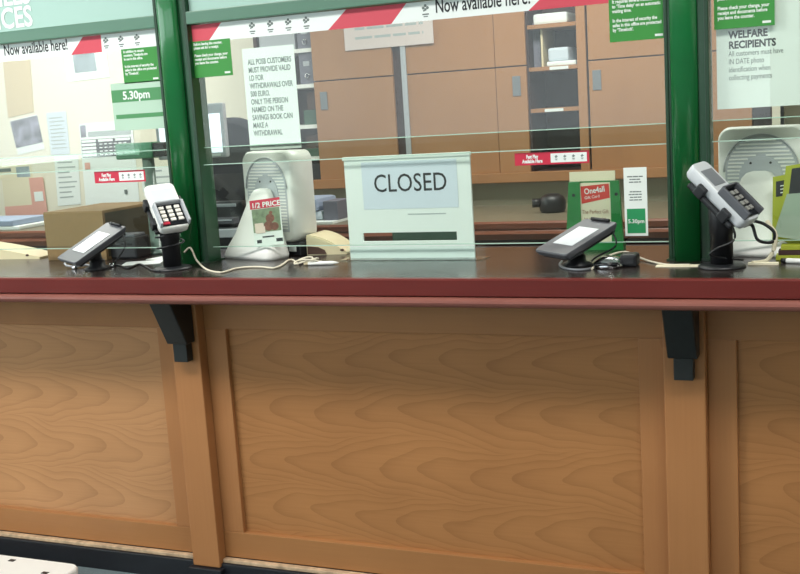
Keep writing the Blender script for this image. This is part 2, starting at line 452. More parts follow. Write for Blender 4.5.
# ------------------------------------------------- banners
YS = G - .0052      # face of stickers on the public side of the upper pane
YSL = G + .0052     # on the lower pane
def sticker_quad(bm, pts, y, th=.0006):
    prism(bm, [(P(px, py, G).x, y, z) for px, py, z in pts], (0, th, 0))
def emblem(bm, x, z, s, y):
    """small leafy mark with a caption stroke"""
    for k, (dx, dz, r) in enumerate(((-.3, .35, .2), (.3, .35, .2), (0, .62, .2), (0, .15, .18), (-.22, 0, .12))):
        n = 7
        prism(bm, [(x + s * (dx + r * math.cos(2 * math.pi * i / n)), y - .0005, z + s * (dz + r * math.sin(2 * math.pi * i / n))) for i in range(n)], (0, .0004, 0))
    box(bm, x - s * .45, x + s * .45, y - .0005, y - .0001, z - s * .55, z - s * .38)
    box(bm, x - s * .3, x + s * .3, y - .0005, y - .0001, z - s * .82, z - s * .68)
def banner(x0, x1, label, reds, texts, icons):
    o = thing('promotional_banner', label, 'banner', ((x0 + x1) / 2, G, zban0), 'banners along the top of the screen')
    obj('banner_strip', bx(x0, x1, YS, YS + .0006, zban0, zr0 - .002), PAPER, o)
    for q in reds:
        b = BM(); prism(b, [(x, YS - .0004, z) for x, z in q], (0, .0004, 0)); obj('red_block', b, RED, o)
    b = None
    for (x, s, body, wfit) in texts:
        t = text_bm(body, s, (x, YS - .0007, zban0 + (zr0 - zban0) * .34), bold=.0006, fit=wfit, depth=.0003)
        if b is None: b = t
        else: join(b, t)
    if b: obj('lettering', b, INK, o)
    if icons:
        for x in icons:
            b = BM(); emblem(b, x, zban0 + (zr0 - zban0) * .5, .022, YS); obj('emblem', b, INKG, o)
zt_, zb_ = zr0 - .002, zban0
def X(px, py): return P(px, py, G).x
banner(CX0 + .3, qL0 - .001, 'white and red lottery banner across the top of the glass by the cardboard box',
       [[(X(72, 52), zb_), (X(84, 38), zt_), (X(102, 37), zt_), (X(103, 51), zb_)]],
       [(X(5, 52), .052, 'Now available here!', X(68, 46) - X(5, 52))], [X(107, 42), X(122, 41), X(138, 39)])
banner(qL1 + .004, qR0 - .004, 'white and red lottery banner across the top of the glass over the closed sign',
       [[(qL1 + .004, zb_), (qL1 + .004, zt_), (X(222, 23), zt_), (X(209, 40), zb_)], [(X(329, 30), zb_), (X(347, 11), zt_), (X(407, 4), zt_), (X(392, 25), zb_)],
        [(X(529, 10), zb_), (X(552, -9), zt_), (X(660, -18), zt_), (X(655, -2), zb_)]],
       [(X(436, 12), .056, 'Now available here!', X(530, 2) - X(436, 12))], [X(253, 27), X(271, 25), X(289, 23), X(307, 21), X(426, 8)])
banner(qR1 + .004, CX1 - .3, 'white lottery banner across the top of the glass above the welfare notice', [], [], [])

# ------------------------------------------------- notices stuck to the glass
def notice(name, label, cat, tl, br, m, y, group=None, px=True):
    """axis-aligned sheet on the screen, corners given in the photograph"""
    if px: x0, x1, z1, z0 = P(*tl, G).x, P(*br, G).x, P(*tl, G).z, P(*br, G).z
    else: x0, z1 = tl; x1, z0 = br
    o = thing(name, label, cat, ((x0 + x1) / 2, y, z0), group)
    obj('sheet', bx(x0, x1, y, y + .0006, z0, z1), m, o)
    return o, x0, x1, z0, z1
YN = YS - .0007
def green_notice(tl, br, label, paras, top=None):
    o, x0, x1, z0, z1 = notice('green_notice', label, 'notice', tl, br, GNOT, YN, 'green notices on the screen')
    b = text_bm(paras, (x1 - x0) * .082, (x0 + (x1 - x0) * .06, YN - .0004, z1 - (x1 - x0) * .09), bold=.0004, fit=(x1 - x0) * .86, depth=.0003, line=1.0)
    obj('lettering', b, PAPERG, o)
    obj('emblem', bx(x1 - (x1 - x0) * .2, x1 - (x1 - x0) * .06, YN - .0004, YN, z0 + .007, z0 + .013), PAPERG, o)
TL1 = 'In addition to secure\ncounters, Timelocks are\nin use in this office.\n\nIn the interest of security the\nsafes in this office are protected\nby \u2018Timelock\u2019.'
TL2 = 'It requires several minutes\nto \u2018Time delay\u2019 on an automatic\nwaiting time.\n\nIn the interest of security the\nsafes in this office are protected\nby \u2018Timelock\u2019.'
TL3 = 'Before leaving the counter,\nplease ask for a receipt.\n\nPlease check your change, your\nreceipt and documents before\nyou leave the counter.'
green_notice((122, 49.5), (162, 81), 'green security notice under the banner above the opening hours panel', TL1)
green_notice((192, 42), (234, 75), 'green security notice on the glass between a green post and the long white notice', TL3)
green_notice((609, -1), (667, 38), 'green security notice on the glass over the brown cupboard doors', TL2)
green_notice((714, -9), (775, 25), 'green security notice on the glass above the welfare notice', TL3)
# opening hours panel
o, x0, x1, z0, z1 = notice('opening_hours_panel', 'pale sage opening hours panel with a green band reading 5.30pm', 'notice', (111.5, 84), (166, 128), GPALE, YN)
obj('green_band', bx(x0, x1, YN - .0004, YN, z1 - (z1 - z0) * .40, z1 - (z1 - z0) * .14), GBAND, o)
obj('grey_band', bx(x0 + .01, x1, YN - .0004, YN, z1 - (z1 - z0) * .75, z1 - (z1 - z0) * .66), GBAND, o)
obj('lettering', text_bm('5.30pm', .036, ((x0 + x1) / 2, YN - .0008, z1 - (z1 - z0) * .345), bold=.001, align='CENTER', depth=.0003), PAPERG, o)
# long white notice
o, x0, x1, z0, z1 = notice('customer_notice', 'long white typed notice about identification for withdrawals hanging behind the glass', 'notice', (239.5, 49), (299.5, 148), PAPERG, G + .0135)
body = 'ALL POSB CUSTOMERS\nMUST PROVIDE VALID\nI.D FOR\nWITHDRAWALS OVER\n500 EURO.\nONLY THE PERSON\nNAMED ON THE\nSAVINGS BOOK CAN\nMAKE A\nWITHDRAWAL'
obj('lettering', text_bm(body, .0235, (x0 + .018, G + .013, z1 - .050), bold=.0004, depth=.0003, line=1.04, fit=(x1 - x0) * .84), INKG, o)
# welfare notice
o, x0, x1, z0, z1 = notice('welfare_notice', 'large pale sheet headed WELFARE RECIPIENTS hanging behind the glass', 'notice', (715, -4), (800, 105), PAPERG, G + .0135)
x1 += .12
obj('lettering', text_bm('WELFARE\nRECIPIENTS', .0262, (P(728, 37, G).x, G + .013, P(728, 38.5, G).z), bold=.0009, fit=X(776, 45) - X(728, 50), depth=.0003, line=1.0), INK, o, label='bold black capital heading')
obj('body_lettering', text_bm('All customers must have\nIN DATE photo\nidentification when\ncollecting payments', .0195, (P(728, 56, G).x, G + .013, P(728, 56.5, G).z), depth=.0003, line=1.05, fit=X(783, 60) - X(728, 60)), INKG, o)
# small red stickers
def fast_sticker(tl, br, label):
    o, x0, x1, z0, z1 = notice('fast_play_sticker', label, 'sticker', tl, br, STRED, YN if False else G + .0052, 'red stickers on the lower panes')
    y = G + .0052; w = x1 - x0; h = z1 - z0
    b = text_bm('Fast Play\nAvailable Here', h * .40, (x0 + w * .24, y - .0004, z0 + h * .54), bold=.0006, align='CENTER', xs=.70, depth=.0003, line=.9)
    obj('lettering', b, PAPER, o)
    obj('white_box', bx(x0 + w * .49, x1 - w * .03, y - .0004, y, z0 + h * .14, z1 - h * .14), PAPER, o)
    for k in range(4):
        b = BM(); emblem(b, x0 + w * (.565 + .115 * k), z0 + h * .52, h * .24, y - .0005); obj('emblem', b, INKG, o)
fast_sticker((93, 172), (145, 181.5), 'red and white sticker on the glass above the cardboard box')
fast_sticker((514, 153.5), (589, 163), 'red and white sticker on the glass right of the closed sign')
# opening card
o, x0, x1, z0, z1 = notice('opening_time_card', 'tall white card with a green block reading 5.30pm beside the leaflet holder', 'card', (623, 168), (648, 236), PAPERG, G + .0052)
w = x1 - x0; h = z1 - z0; y = G + .0052
obj('green_block', bx(x0 + w * .1, x1 - w * .1, y - .0004, y, z0 + h * .04, z0 + h * .40), GCARD, o)
obj('lettering', text_bm('5.30pm', w * .24, ((x0 + x1) / 2, y - .0009, z0 + h * .19), bold=.0003, align='CENTER', depth=.0003), PAPERG, o)
for k, (f, ww) in enumerate(((.86, .7), (.82, .5), (.78, .55), (.64, .5), (.60, .6), (.56, .5), (.52, .55))):
    b = BM(); scribble(b, (x0 + x1) / 2 - w * ww / 2, (x0 + x1) / 2 + w * ww / 2, z0 + h * f, h * .016, y, 3, k); obj('print_line', b, INKG, o)

# ================================================================= ON THE COUNTER
YSG = G + .028
sx0, sx1 = P(351, 262, YSG).x, P(475, 259, YSG).x
sz1 = P(408, 155.5, YSG).z
def shx(px, py): return P(px, py, YSG)
s = thing('closed_sign', 'pale upright board with a CLOSED sheet and a slot, filling the counter opening', 'sign', ((sx0 + sx1) / 2, YSG, T))
za, zb = shx(363, 241.5).z, shx(363, 233).z; xa, xb = shx(363, 237).x, shx(457, 237).x
b = BM()
box(b, sx0, sx1, YSG, YSG + .008, zb, sz1); box(b, sx0, sx1, YSG, YSG + .008, T + .004, za)
box(b, sx0, xa, YSG, YSG + .008, za, zb); box(b, xb, sx1, YSG, YSG + .008, za, zb)
box(b, sx0 - .004, sx1 + .002, YSG - .004, YSG + .012, sz1 - .008, sz1 + .003, bev=.002)
obj('board', b, SIGNW, s)
pa, pb = shx(361, 163).x, shx(456.5, 163).x; pz1, pz0 = shx(409, 160.5).z, shx(409, 208.5).z
sh = obj('paper_sheet', bx(pa, pb, YSG - .001, YSG - .0002, pz0, pz1), PAPERB, s)
l0, l1 = shx(375, 192), shx(447, 190)
t = text_bm('CLOSED', .074, (0, 0, 0), bold=-.0002, depth=.0003)
wd = max(v.co.x for v in t.verts) - min(v.co.x for v in t.verts); mnx = min(v.co.x for v in t.verts)
k = (l1.x - l0.x) / wd
for v in t.verts: v.co = Vector((l0.x + (v.co.x - mnx) * k, YSG - .0014 + v.co.y * 1e-3 * 0 + v.co.z * 0 , v.co.z * 1.0))
t.free()
t = text_bm('CLOSED', .077, (0, 0, 0), bold=.0002, depth=.0003)
for v in t.verts: v.co = Vector((l0.x + (v.co.x - mnx * 1.0) * k * .077 / .077 * (.074 / .077), YSG - .0014 + v.co.y, (shx(375, 193).z + shx(447, 189).z) / 2 + v.co.z))
obj('lettering', t, INK, sh, label='thin black capitals reading CLOSED')
b = BM()
box(b, shx(408, 214).x, shx(446, 214).x, YSG - .0006, YSG - .0001, shx(420, 214.6).z, shx(420, 213.4).z)
obj('scuff_mark', b, INKF, s)
b = BM()
ax1 = shx(487, 255).x
box(b, sx0 - .02, ax1, G - .012, YSG + .03, T, T + .004, bev=.001)
box(b, sx0 - .005, ax1, YSG - .016, YSG - .012, T + .004, shx(480, 245).z)
obj('acrylic_holder', b, ACRYL, s, label='clear acrylic tray with a low front lip')

g0, g1 = P(393, 237, 3.14).x, P(470, 237, 3.14).x
tag(obj('green_folder', bx(g0, g1, 3.13, 3.15, T, T + .17, bev=.008), GREENF), 'dark green folder seen through the slot of the closed sign', 'folder')
# ---- card terminals on poles
def axes_matrix(w, u, n, o):
    """x = across, y = towards the top end, z = out of the face"""
    M = Matrix(((w.x, -u.x, n.x), (w.y, -u.y, n.y), (w.z, -u.z, n.z))).to_4x4(); M.translation = o; return M
def ortho(w, u):
    w = w.normalized(); u = (u - w * u.dot(w)).normalized(); n = u.cross(w) * -1.0
    n = w.cross(u * -1.0); return w, u, n.normalized()
def xf(bm, M):
    bm.transform(M); return bm
def pin_pad(base_px, head_px, Yh, wcam, ucam, W, L, label, body_m, keys_m):
    B = Q(*base_px, T); H = P(*head_px, Yh)
    w, u, n = ortho(wdir(*head_px, *wcam), wdir(*head_px, *ucam))
    M = axes_matrix(w, u, n, H)
    o = thing('pin_pad', label, 'card terminal', (B.x, B.y, T), 'pin pads on pole stands')
    # stand
    b = BM(); lathe(b, [(.060, 0), (.060, .004), (.054, .008), (.030, .010)], (B.x, B.y, T)); obj('base_plate', b, BLACKP, o)
    top = H - n * .052
    zj = H.z - .060
    b = BM(); lathe(b, [(.0285, .008), (.0285, (zj - T) * .62), (.031, (zj - T) * .63), (.031, zj - T + .006), (.022, zj - T + .03)], (B.x, B.y, T))
    tube(b, [(B.x, B.y, zj), top + n * .004], .020, 12)
    obj('pole', b, BLACKP, o)
    # cradle under the handset
    b = BM(); box(b, -W / 2 - .006, W / 2 + .006, -L * .40, L * .36, -.050, -.036, bev=.005, M=M)
    for sy in (-.24, .18):
        for sx in (-1, 1):
            box(b, sx * (W / 2 + .004) - .008, sx * (W / 2 + .004) + .008, L * sy - .014, L * sy + .014, -.048, -.016, bev=.004, M=M)
    obj('cradle', b, BLACKP, o)
    # handset body: lofted rounded slab, thicker at the keypad end
    b = BM(); rings = []
    rr = rrect(W, L, .016)
    for z, s_ in ((-.036, .86), (-.028, .97), (-.010, 1.0), (-.004, .985), (0, .94)):
        rings.append([M @ Vector((x * s_, y * (1 - (1 - s_) * W / L), z)) for x, y in rr])
    loft(b, rings)
    h = obj('handset', b, body_m, o)
    b = BM(); box(b, -W * .36, W * .36, L * .10, L * .36, -.001, .0015, bev=.001, M=M)
    obj('display', b, SCREEN if body_m is WHITEP else MGREY, h)
    # raised keypad shroud
    b = BM()
    box(b, -W * .47, W * .47, -L * .46, L * .0, -.004, .004, bev=.003, M=M)
    obj('keypad_plate', b, BLACKG if True else DGREY, h)
    b = BM()
    for sx in (-1, 1): box(b, sx * W * .46 - .004, sx * W * .46 + .004, -L * .47, L * .01, -.004, .020, bev=.003, M=M)
    box(b, -W * .46, W * .46, -L * .01, L * .018, -.004, .020, bev=.003, M=M)
    obj('privacy_hood', b, DGREY if body_m is not WHITEP else LGREY, h)
    b = BM()
    for r_ in range(4):
        for c_ in range(3):
            box(b, W * (-.26 + .26 * c_) - W * .085, W * (-.26 + .26 * c_) + W * .085, -L * (.085 + .088 * r_) - L * .03, -L * (.085 + .088 * r_) + L * .03, .003, .009, bev=.0015, M=M)
    obj('key', b, keys_m, h)
    b = BM()
    box(b, -W * .40, -W * .16, -L * .445, -L * .40, .003, .009, bev=.001, M=M)
    obj('cancel_key', b, STRED, h, label='red key')
    return o, B, H, M, top
KEYL = mat('lit_white_keys', (236, 232, 224), .4)
SILVERP = mat('silver_plastic', (206, 210, 214), .3)
KEYG = mat('grey_keys', (150, 150, 146), .4)
ptL, BL, HL, ML, topL = pin_pad((173, 269), (167, 205), 2.835, (24.5, -3.5, 12), (19, 43, -26), .095, .178, 'white pin pad with lit white keys on a black pole before the green post', WHITEP, KEYL)
b = BM()
pts = []
for k in range(40):
    a = k / 39 * 5 * math.pi; pts.append((BL.x + .043 * math.cos(a + 2), BL.y + .043 * math.sin(a + 2), T + .06 + k / 39 * .085))
tube(b, pts, .003, 6)
obj('coiled_cable', b, BLACKP, ptL)
ptR, BR, HR, MR, topR = pin_pad((722, 267), (726, 190), 2.865, (17, -6, 23), (51, 50, -24), .074, .205, 'grey pin pad seen side-on, tilted down on a black pole stand', SILVERP, KEYG)
b = BM()
e0 = MR @ Vector((0, -.095, -.035)); 
tube(b, spline([e0, P(752, 225, 2.9), P(758, 240, 2.9), P(772, 242, 2.93), P(774, 232, 2.93), P(764, 224, 2.93), P(754, 221, 2.91)], 6), .0045, 6)
obj('handle_loop', b, BLACKP, ptR)
b = BM()
tube(b, spline([topR + Vector((.0, 0, -.02)), P(731, 225, 2.84), P(734, 240, 2.84), P(716, 249, 2.82), P(712, 256, 2.83), (BR.x + .05, BR.y + .02, T + .015)], 6), .003, 6)
obj('lead', b, BLACKP, ptR)

# ---- signature pads
def sig_pad(base_px, center_px, Yh, wcam, ucam, W, L, label):
    B = Q(*base_px, T); H = P(*center_px, Yh)
    w, u, n = ortho(wdir(*center_px, *wcam), wdir(*center_px, *ucam))
    M = axes_matrix(w, u, n, H)
    o = thing('signature_pad', label, 'signature pad', (B.x, B.y, T), 'signature pads on the counter')
    b = BM(); lathe(b, [(.042, 0), (.042, .006), (.026, .012), (.024, .03)], (B.x, B.y, T))
    tube(b, [(B.x, B.y, T + .02), (B.x * .6 + H.x * .4, B.y * .6 + H.y * .4, T + .045), H - n * .018], .020, 12)
    obj('swivel_stand', b, BLACKP, o)
    b = BM(); rr = rrect(W, L, .008)
    loft(b, [[M @ Vector((x * s_, y * s_, z)) for x, y in rr] for z, s_ in ((-.020, .90), (-.016, .95), (-.004, 1.0), (0, .985))], smooth=False)
    h = obj('tablet', b, DGREY, o)
    obj('back_shell', bx(-W * .44, W * .44, -L * .42, L * .46, -.028, -.019, bev=.004, M=M), BLACKP, o)
    obj('display', bx(-W * .30, W * .31, -L * .26, L * .25, -.001, .0012, M=M), SCREEN, h)
    b = BM(); tube(b, [M @ Vector((-W * .25, L * .47, .005)), M @ Vector((W * .3, L * .47, .005))], .0045, 8)
    obj('stylus', b, BLACKP, o)
    b = BM(); tube(b, spline([M @ Vector((W * .45, L * .40, -.02)), M @ Vector((W * .62, L * .30, -.05)), (B.x + .05, B.y + .03, T + .02), (B.x + .03, B.y + .05, T + .004)], 6), .0028, 6)
    obj('lead', b, BLACKP, o)
    return B, H
BpL, HpL = sig_pad((98, 269), (91.5, 242), 2.86, (19, 5, -23), (-42, 29, -28), .110, .215, 'grey signature pad tilted on a stand in front of the cardboard box')
BpR, HpR = sig_pad((577, 265.5), (576, 236), 2.91, (28, 4, -32), (-48, 32, -38), .122, .205, 'grey signature pad tilted on a stand in front of the green leaflet holder')

# ---- white counter machines (grille box behind, wedge in front)
def machine(cx, cy, rot, label):
    o = thing('counter_machine', label, 'counter machine', (cx, cy, T), 'white counter machines', rot)
    # local frame: front is -Y
    def L(bm): return bm
    W, D, H0, H1 = .245, .10, .045, .345
    b = BM(); rings = []
    for y, s_ in ((.02, .93), (.03, .985), (.045, 1.0), (.02 + D, .97)):
        ring = [(x * s_, y, (H0 + H1) / 2 + z * (1 - (1 - s_) * .7)) for x, z in rrect(W, H1 - H0, .035, 6)]
        rings.append(ring)
    loft(b, rings); hb = obj('housing', b, WHITEP, o, local=True)
    # arched grille: plate + slots
    b = BM(); cz = .222; r0 = .098
    arch = [(r0 * math.cos(math.pi * k / 24), .0185, cz + r0 * math.sin(math.pi * k / 24)) for k in range(25)] + [(-r0, .0185, .08), (r0, .0185, .08)]
    prism(b, arch, (0, .004, 0)); gp = obj('grille', b, GRILLE, hb, local=True)
    b = BM()
    for k in range(22):
        z = .09 + k * .0102
        half = r0 - .006 if z < cz else math.sqrt(max(0, (r0 - .006) ** 2 - (z - cz) ** 2))
        inner = math.sqrt(max(0, .060 ** 2 - (z - .205) ** 2)) if z < .27 else 0
        if half < .012: continue
        if inner > half - .01: continue
        if z < .2: inner = max(inner, .05)
        if inner > 0:
            box(b, -half, -inner, .0168, .019, z, z + .0045); box(b, inner, half, .0168, .019, z, z + .0045)
        else: box(b, -half, half, .0168, .019, z, z + .0045)
    obj('grille_slat', b, WHITEP, gp, local=True)
    b = BM()
    ring = [((r0 + .003) * math.cos(math.pi * k / 24), .0165, cz + (r0 + .003) * math.sin(math.pi * k / 24)) for k in range(25)]
    tube(b, ring, .0022, 6); obj('grille_rim', b, LGREY, gp, local=True)
    for sx in (-.027, .027):
        b = BM(); prism(b, [(sx + .0035 * math.cos(a * math.pi / 4), .0145, .245 + .0035 * math.sin(a * math.pi / 4)) for a in range(8)], (0, .003, 0)); obj('screw', b, BLACKP, hb, local=True)
    b2 = BM(); prism(b2, [(.058 * math.cos(a * math.pi / 14), .0155, .205 + .058 * math.sin(a * math.pi / 14)) for a in range(28)], (0, .004, 0))
    bo = obj('boss', b2, GRILLE, gp, local=True)
    # wedge-shaped base cowl, peak at the back
    b = BM(); rings = []
    for z, xl, xr, yf, yb in ((0, -.128, .110, -.088, .012), (.012, -.132, .114, -.091, .012), (.04, -.120, .104, -.080, .012), (.08, -.094, .088, -.064, .012), (.13, -.074, .070, -.047, .012), (.18, -.055, .052, -.028, .012), (.206, -.045, .042, -.017, .012), (.219, -.034, .032, -.009, .012), (.224, -.018, .016, .000, .010)):
        w_ = xr - xl; c_ = (xl + xr) / 2; d_ = yb - yf
        rr = rrect(w_, d_, min(w_, d_) * .30, 5)
        rings.append([(c_ + x, (yf + yb) / 2 + y, z) for x, y in rr])
    loft(b, rings); obj('wedge_base', b, WHITEP, o, local=True)
    obj('foot_tray', bx(-.09, .125, .035, .02 + D, 0, .044, bev=.004), BLACKP, o, local=True)
    obj('tray_label', bx(.07, .105, .0335, .035, .014, .034), PAPER, o, local=True)
    return o
mL = P(262.5, 182, 3.165)
machine(mL.x + .0063, 3.148, math.radians(-20), 'white counter machine with arched grille and a half price leaflet on its wedge')
mR = P(758, 159.5, 3.165)
machine(mR.x + .004, 3.148, math.radians(-11), 'white counter machine with arched grille behind the grey side-on pin pad')

# half price leaflet leaning on the wedge
a0, a1, a2, a3 = P(250, 201, 3.062), P(279.5, 197, 3.068), P(284, 244, 3.052), P(255, 247, 3.047)
lf = thing('half_price_leaflet', 'small leaflet headed 1/2 PRICE leaning on the white wedge base', 'leaflet', a3)
nrm = (a1 - a0).cross(a3 - a0).normalized(); nrm = nrm if nrm.y < 0 else -nrm
def lq(u, v, off=0.0):
    top = a0.lerp(a1, u); bot = a3.lerp(a2, u); return top.lerp(bot, v) + nrm * off
def lquad(bm, u0, u1, v0, v1, off, th=.0006): prism(bm, [lq(u0, v0, off), lq(u1, v0, off), lq(u1, v1, off), lq(u0, v1, off)], nrm * -th)
b = BM(); lquad(b, 0, 1, 0, 1, 0, .001); obj('sheet', b, PAPERG, lf)
b = BM(); lquad(b, -.02, 1.0, 0, .19, .0008); obj('red_header', b, STRED, lf)
rt = (a1 - a0).normalized(); up = (a0 - a3).normalized()
obj('lettering', text_bm('1/2 PRICE', .0225, lq(.03, .165, .0016), right=rt, up=up, bold=.0005, fit=(a1 - a0).length * .94, depth=.0003), PAPER, lf)
b = BM(); lquad(b, .02, .96, .20, .70, .0006); obj('picture', b, mat('leaflet_picture_green', (120, 138, 108), .6, noise=.3, nscale=60), lf)
b = BM()
for (u, v, r) in ((.62, .42, .15), (.55, .58, .17), (.75, .60, .14), (.66, .30, .06)):
    prism(b, [lq(u + r * math.cos(k * math.pi / 6), v + r * .62 * math.sin(k * math.pi / 6), .0012) for k in range(12)], nrm * -.0006)
obj('picture_figure', b, mat('leaflet_brown', (122, 74, 58), .6, noise=.3, nscale=80), lf)
b = BM(); lquad(b, .08, .38, .50, .70, .0013); lquad(b, .1, .42, .58, .72, .0015); obj('coupon', b, mat('leaflet_cream', (222, 204, 190), .7), lf)
for q4 in ((.10, .26, .86, .93), (.76, .98, .86, .93), (.3, .7, .79, .82)):
    b = BM(); lquad(b, *q4, .0008); obj('print', b, INK, lf)

# cream scoops set in the counter behind the screen
def scoop(x0, x1, yc, label):
    o = thing('cream_scoop', label, 'scoop', ((x0 + x1) / 2, yc, T), 'cream plastic scoops')
    b = BM(); n = 14; prof = []
    w = x1 - x0
    rings = []
    for k in range(n + 1):
        t = k / n
        z = .060 * (1 - t ** 1.8) + .006; y0 = yc - .07 + .02 * t; y1 = yc + .07 - .02 * t
        x = x0 + w * t
        rings.append([(x, y0, T), (x, y1, T), (x, y1, T + z), (x, y0, T + z)])
    loft(b, rings, smooth=False)
    bmesh.ops.bevel(b, geom=[e for e in b.edges if abs(e.verts[0].co.y - e.verts[1].co.y) < .01 and min(v.co.z for v in e.verts) > T + .002], offset=.004, segments=2, affect='EDGES')
    obj('scoop_body', b, CREAMP, o)
    b = BM(); prism(b, [(x0 + w * .90 + .007 * math.cos(a * math.pi / 6), yc - .0535, T + .014 + .004 * math.sin(a * math.pi / 6)) for a in range(12)], (0, .003, 0)); obj('finger_hole', b, BROWNF, o)
    b = BM(); prism(b, [(x0 - .001 + w * .02, yc - .071, T + .003), (x0 + w * .5, yc - .063, T + .003), (x0 + w * .46, yc - .063, T + .016), (x0 + w * .30, yc - .066, T + .026), (x0 + w * .02, yc - .071, T + .030)], (0, .003, 0)); obj('front_recess', b, BROWNF, o)
sA, sB = P(308, 250, 3.20), P(350, 257, 3.20)
scoop(sA.x + .02, sB.x, 3.225, 'cream plastic scoop on the counter between the white machine and the closed sign')
sA, sB = P(-60, 250, 3.16), P(47, 260, 3.16)
scoop(sA.x, sB.x, 3.17, 'cream plastic scoop on the counter left of the cardboard box')

# cardboard box
bf = 3.075
bx0, bx1 = P(46, 240, bf).x, P(105, 240, bf).x
bz = P(75, 212.5, bf).z
o = thing('cardboard_box', 'plain brown cardboard box on the counter behind the glass', 'box', ((bx0 + bx1) / 2, bf, T))
ybk = bf + .33
obj('carton', bx(bx0, bx1, bf, ybk, T, bz, bev=.002), CARD, o)
obj('dark_side', bx(bx1 - .0005, bx1 + .001, bf + .012, ybk - .01, T + .012, bz - .006), CARDD, o, label='dark right side of the box')  # right face covered in a darker cardboard colour
b = BM(); box(b, bx0 + .002, bx1 - .002, bf + .002, ybk - .002, bz - .001, bz + .003); obj('top_flap', b, CARD, o)
obj('seam', bx(bx0 + .001, bx1 - .001, bf - .0006, bf + .0005, T + .048, T + .0495), CARDD, o)

# dark box-like device behind the left pin pad and loose papers
o = thing('document_reader', 'low black device on the counter behind the pin pad with lit white keys', 'device', (P(132, 250, 3.2).x, 3.2, T))
c = P(120, 250, 3.2).x - .02
obj('body', bx(c + .05, c + .165, 3.10, 3.185, T, T + .075, bev=.008), BLACKP, o)
obj('lid', bx(c + .06, c + .155, 3.11, 3.175, T + .074, T + .086, bev=.005), DGREY, o)
obj('paper_slot', bx(c + .065, c + .15, 3.098, 3.102, T + .05, T + .058), BLACKG, o)
def flat_sheet(cx, cy, w, d, ang, m, name, label, cat, group=None, z=T, th=.0015):
    b = BM(); M = Matrix.Translation((cx, cy, z)) @ Matrix.Rotation(math.radians(ang), 4, 'Z')
    box(b, -w / 2, w / 2, -d / 2, d / 2, 0, th, M=M)
    return tag(obj(name, b, m), label, cat, group)
q = Q(143, 263, T); flat_sheet(q.x, q.y, .13, .09, 24, PAPER, 'receipt', 'white receipt lying on the counter left of the pole of the lit pin pad', 'receipt', 'loose receipts')
q = Q(157, 261, T); flat_sheet(q.x + .0, q.y + .05, .12, .07, -14, PAPERG, 'receipt', 'greenish white receipt under the glass behind the lit pin pad', 'receipt', 'loose receipts')

# pole display
YD1 = 3.235
c0 = P(120, 148, YD1); c1 = P(157, 148, YD1); c2 = P(169, 148, YD1)
zb1, zt1 = P(140, 158.5, YD1).z, P(140, 142.5, YD1).z
pc = P(148, 158, YD1).x
o = thing('pole_display', 'green and black customer display on a grey pole behind the glass', 'display', (pc, YD1, T))
obj('display_housing', bx(c0.x, c1.x, YD1 - .03, YD1 + .03, zb1, zt1, bev=.006), mat('display_green', (52, 120, 84), .35), o)
obj('display_window', bx(c0.x + .012, c0.x + .105, YD1 - .033, YD1 - .028, zb1 + .014, zt1 - .022), mat('display_window_green', (120, 178, 148), .25), o)
obj('end_block', bx(c1.x - .002, c2.x, YD1 - .026, YD1 + .028, zb1 + .004, zt1 - .003, bev=.004), BLACKP, o)
b = BM(); lathe(b, [(.04, 0), (.04, .008), (.021, .014), (.021, zb1 - T + .005)], (pc, YD1 + .0, T)); obj('pole', b, mat('grey_green_pole', (104, 124, 116), .3), o)
obj('rear_gap_shade', bx(CX0, CX1, YBK - .001, YBK + .03, T - .045, T - .0005, bev=.002), BLACKP, wt, label='thin black strip standing in for the dark gap behind the back edge')  # black strip put in for the dark gap behind the counter

# leaflet holder
YH = 3.225
h0, h1 = P(566, 250, YH).x, P(624, 250, YH).x
hz = P(593, 172, YH).z
o = thing('leaflet_holder', 'green plastic holder with cream back standing behind the right signature pad', 'leaflet holder', ((h0 + h1) / 2, YH, T))
hw = h1 - h0
obj('back_card', bx(h0 + hw * .08, h1 - hw * .14, YH + .022, YH + .028, T + .01, hz), PAPERC, o)
b = BM()
zs = hz - .028
box(b, h0 + hw * .10, h1 - hw * .10, YH + .014, YH + .020, T + .004, zs)
for (xa_, xb_, xt_) in ((h0, h0 + hw * .28, h0 + hw * .09), (h1 - hw * .20, h1, h1 - hw * .10)):
    prism(b, [(xa_, YH, T + .002), (xb_, YH, T + .002), (xb_, YH, zs), (xt_, YH, zs)] if xa_ < (h0 + h1) / 2 - .03 else [(xa_, YH, T + .002), (xb_, YH, T + .002), (xt_ + .008, YH, zs), (xa_, YH, zs)], (0, .016, 0))
box(b, h0, h1, YH - .006, YH + .03, T, T + .02)
obj('holder_frame', b, mat('holder_green', (20, 122, 52), .35), o)
for x_ in (h0 + hw * .17, h1 - hw * .10):
    b = BM(); prism(b, [(x_ + .005 * math.cos(a * math.pi / 5), YH - .001, T + .165 + .005 * math.sin(a * math.pi / 5)) for a in range(10)], (0, .003, 0)); obj('rivet', b, BLACKP, o)
lx0, lx1 = h0 + hw * .27, h1 - hw * .20
lz0, lz1 = T + .024, hz - .032
lo = thing('gift_card_leaflet', 'cream leaflet with a slanted red header standing in the green holder', 'leaflet', ((lx0 + lx1) / 2, YH, lz0))
obj('sheet', bx(lx0, lx1, YH + .004, YH + .008, lz0 - .002, lz1), PAPERC, lo)
w_ = lx1 - lx0
b = BM(); prism(b, [(lx0 + w_ * .06, YH + .0032, lz1 - .062), (lx1 - w_ * .03, YH + .0032, lz1 - .046), (lx1 - w_ * .05, YH + .0032, lz1 - .004), (lx0 + w_ * .04, YH + .0032, lz1 - .010)], (0, .0006, 0)); obj('red_header', b, mat('header_red', (206, 58, 48), .6), lo)
ang = math.radians(7)
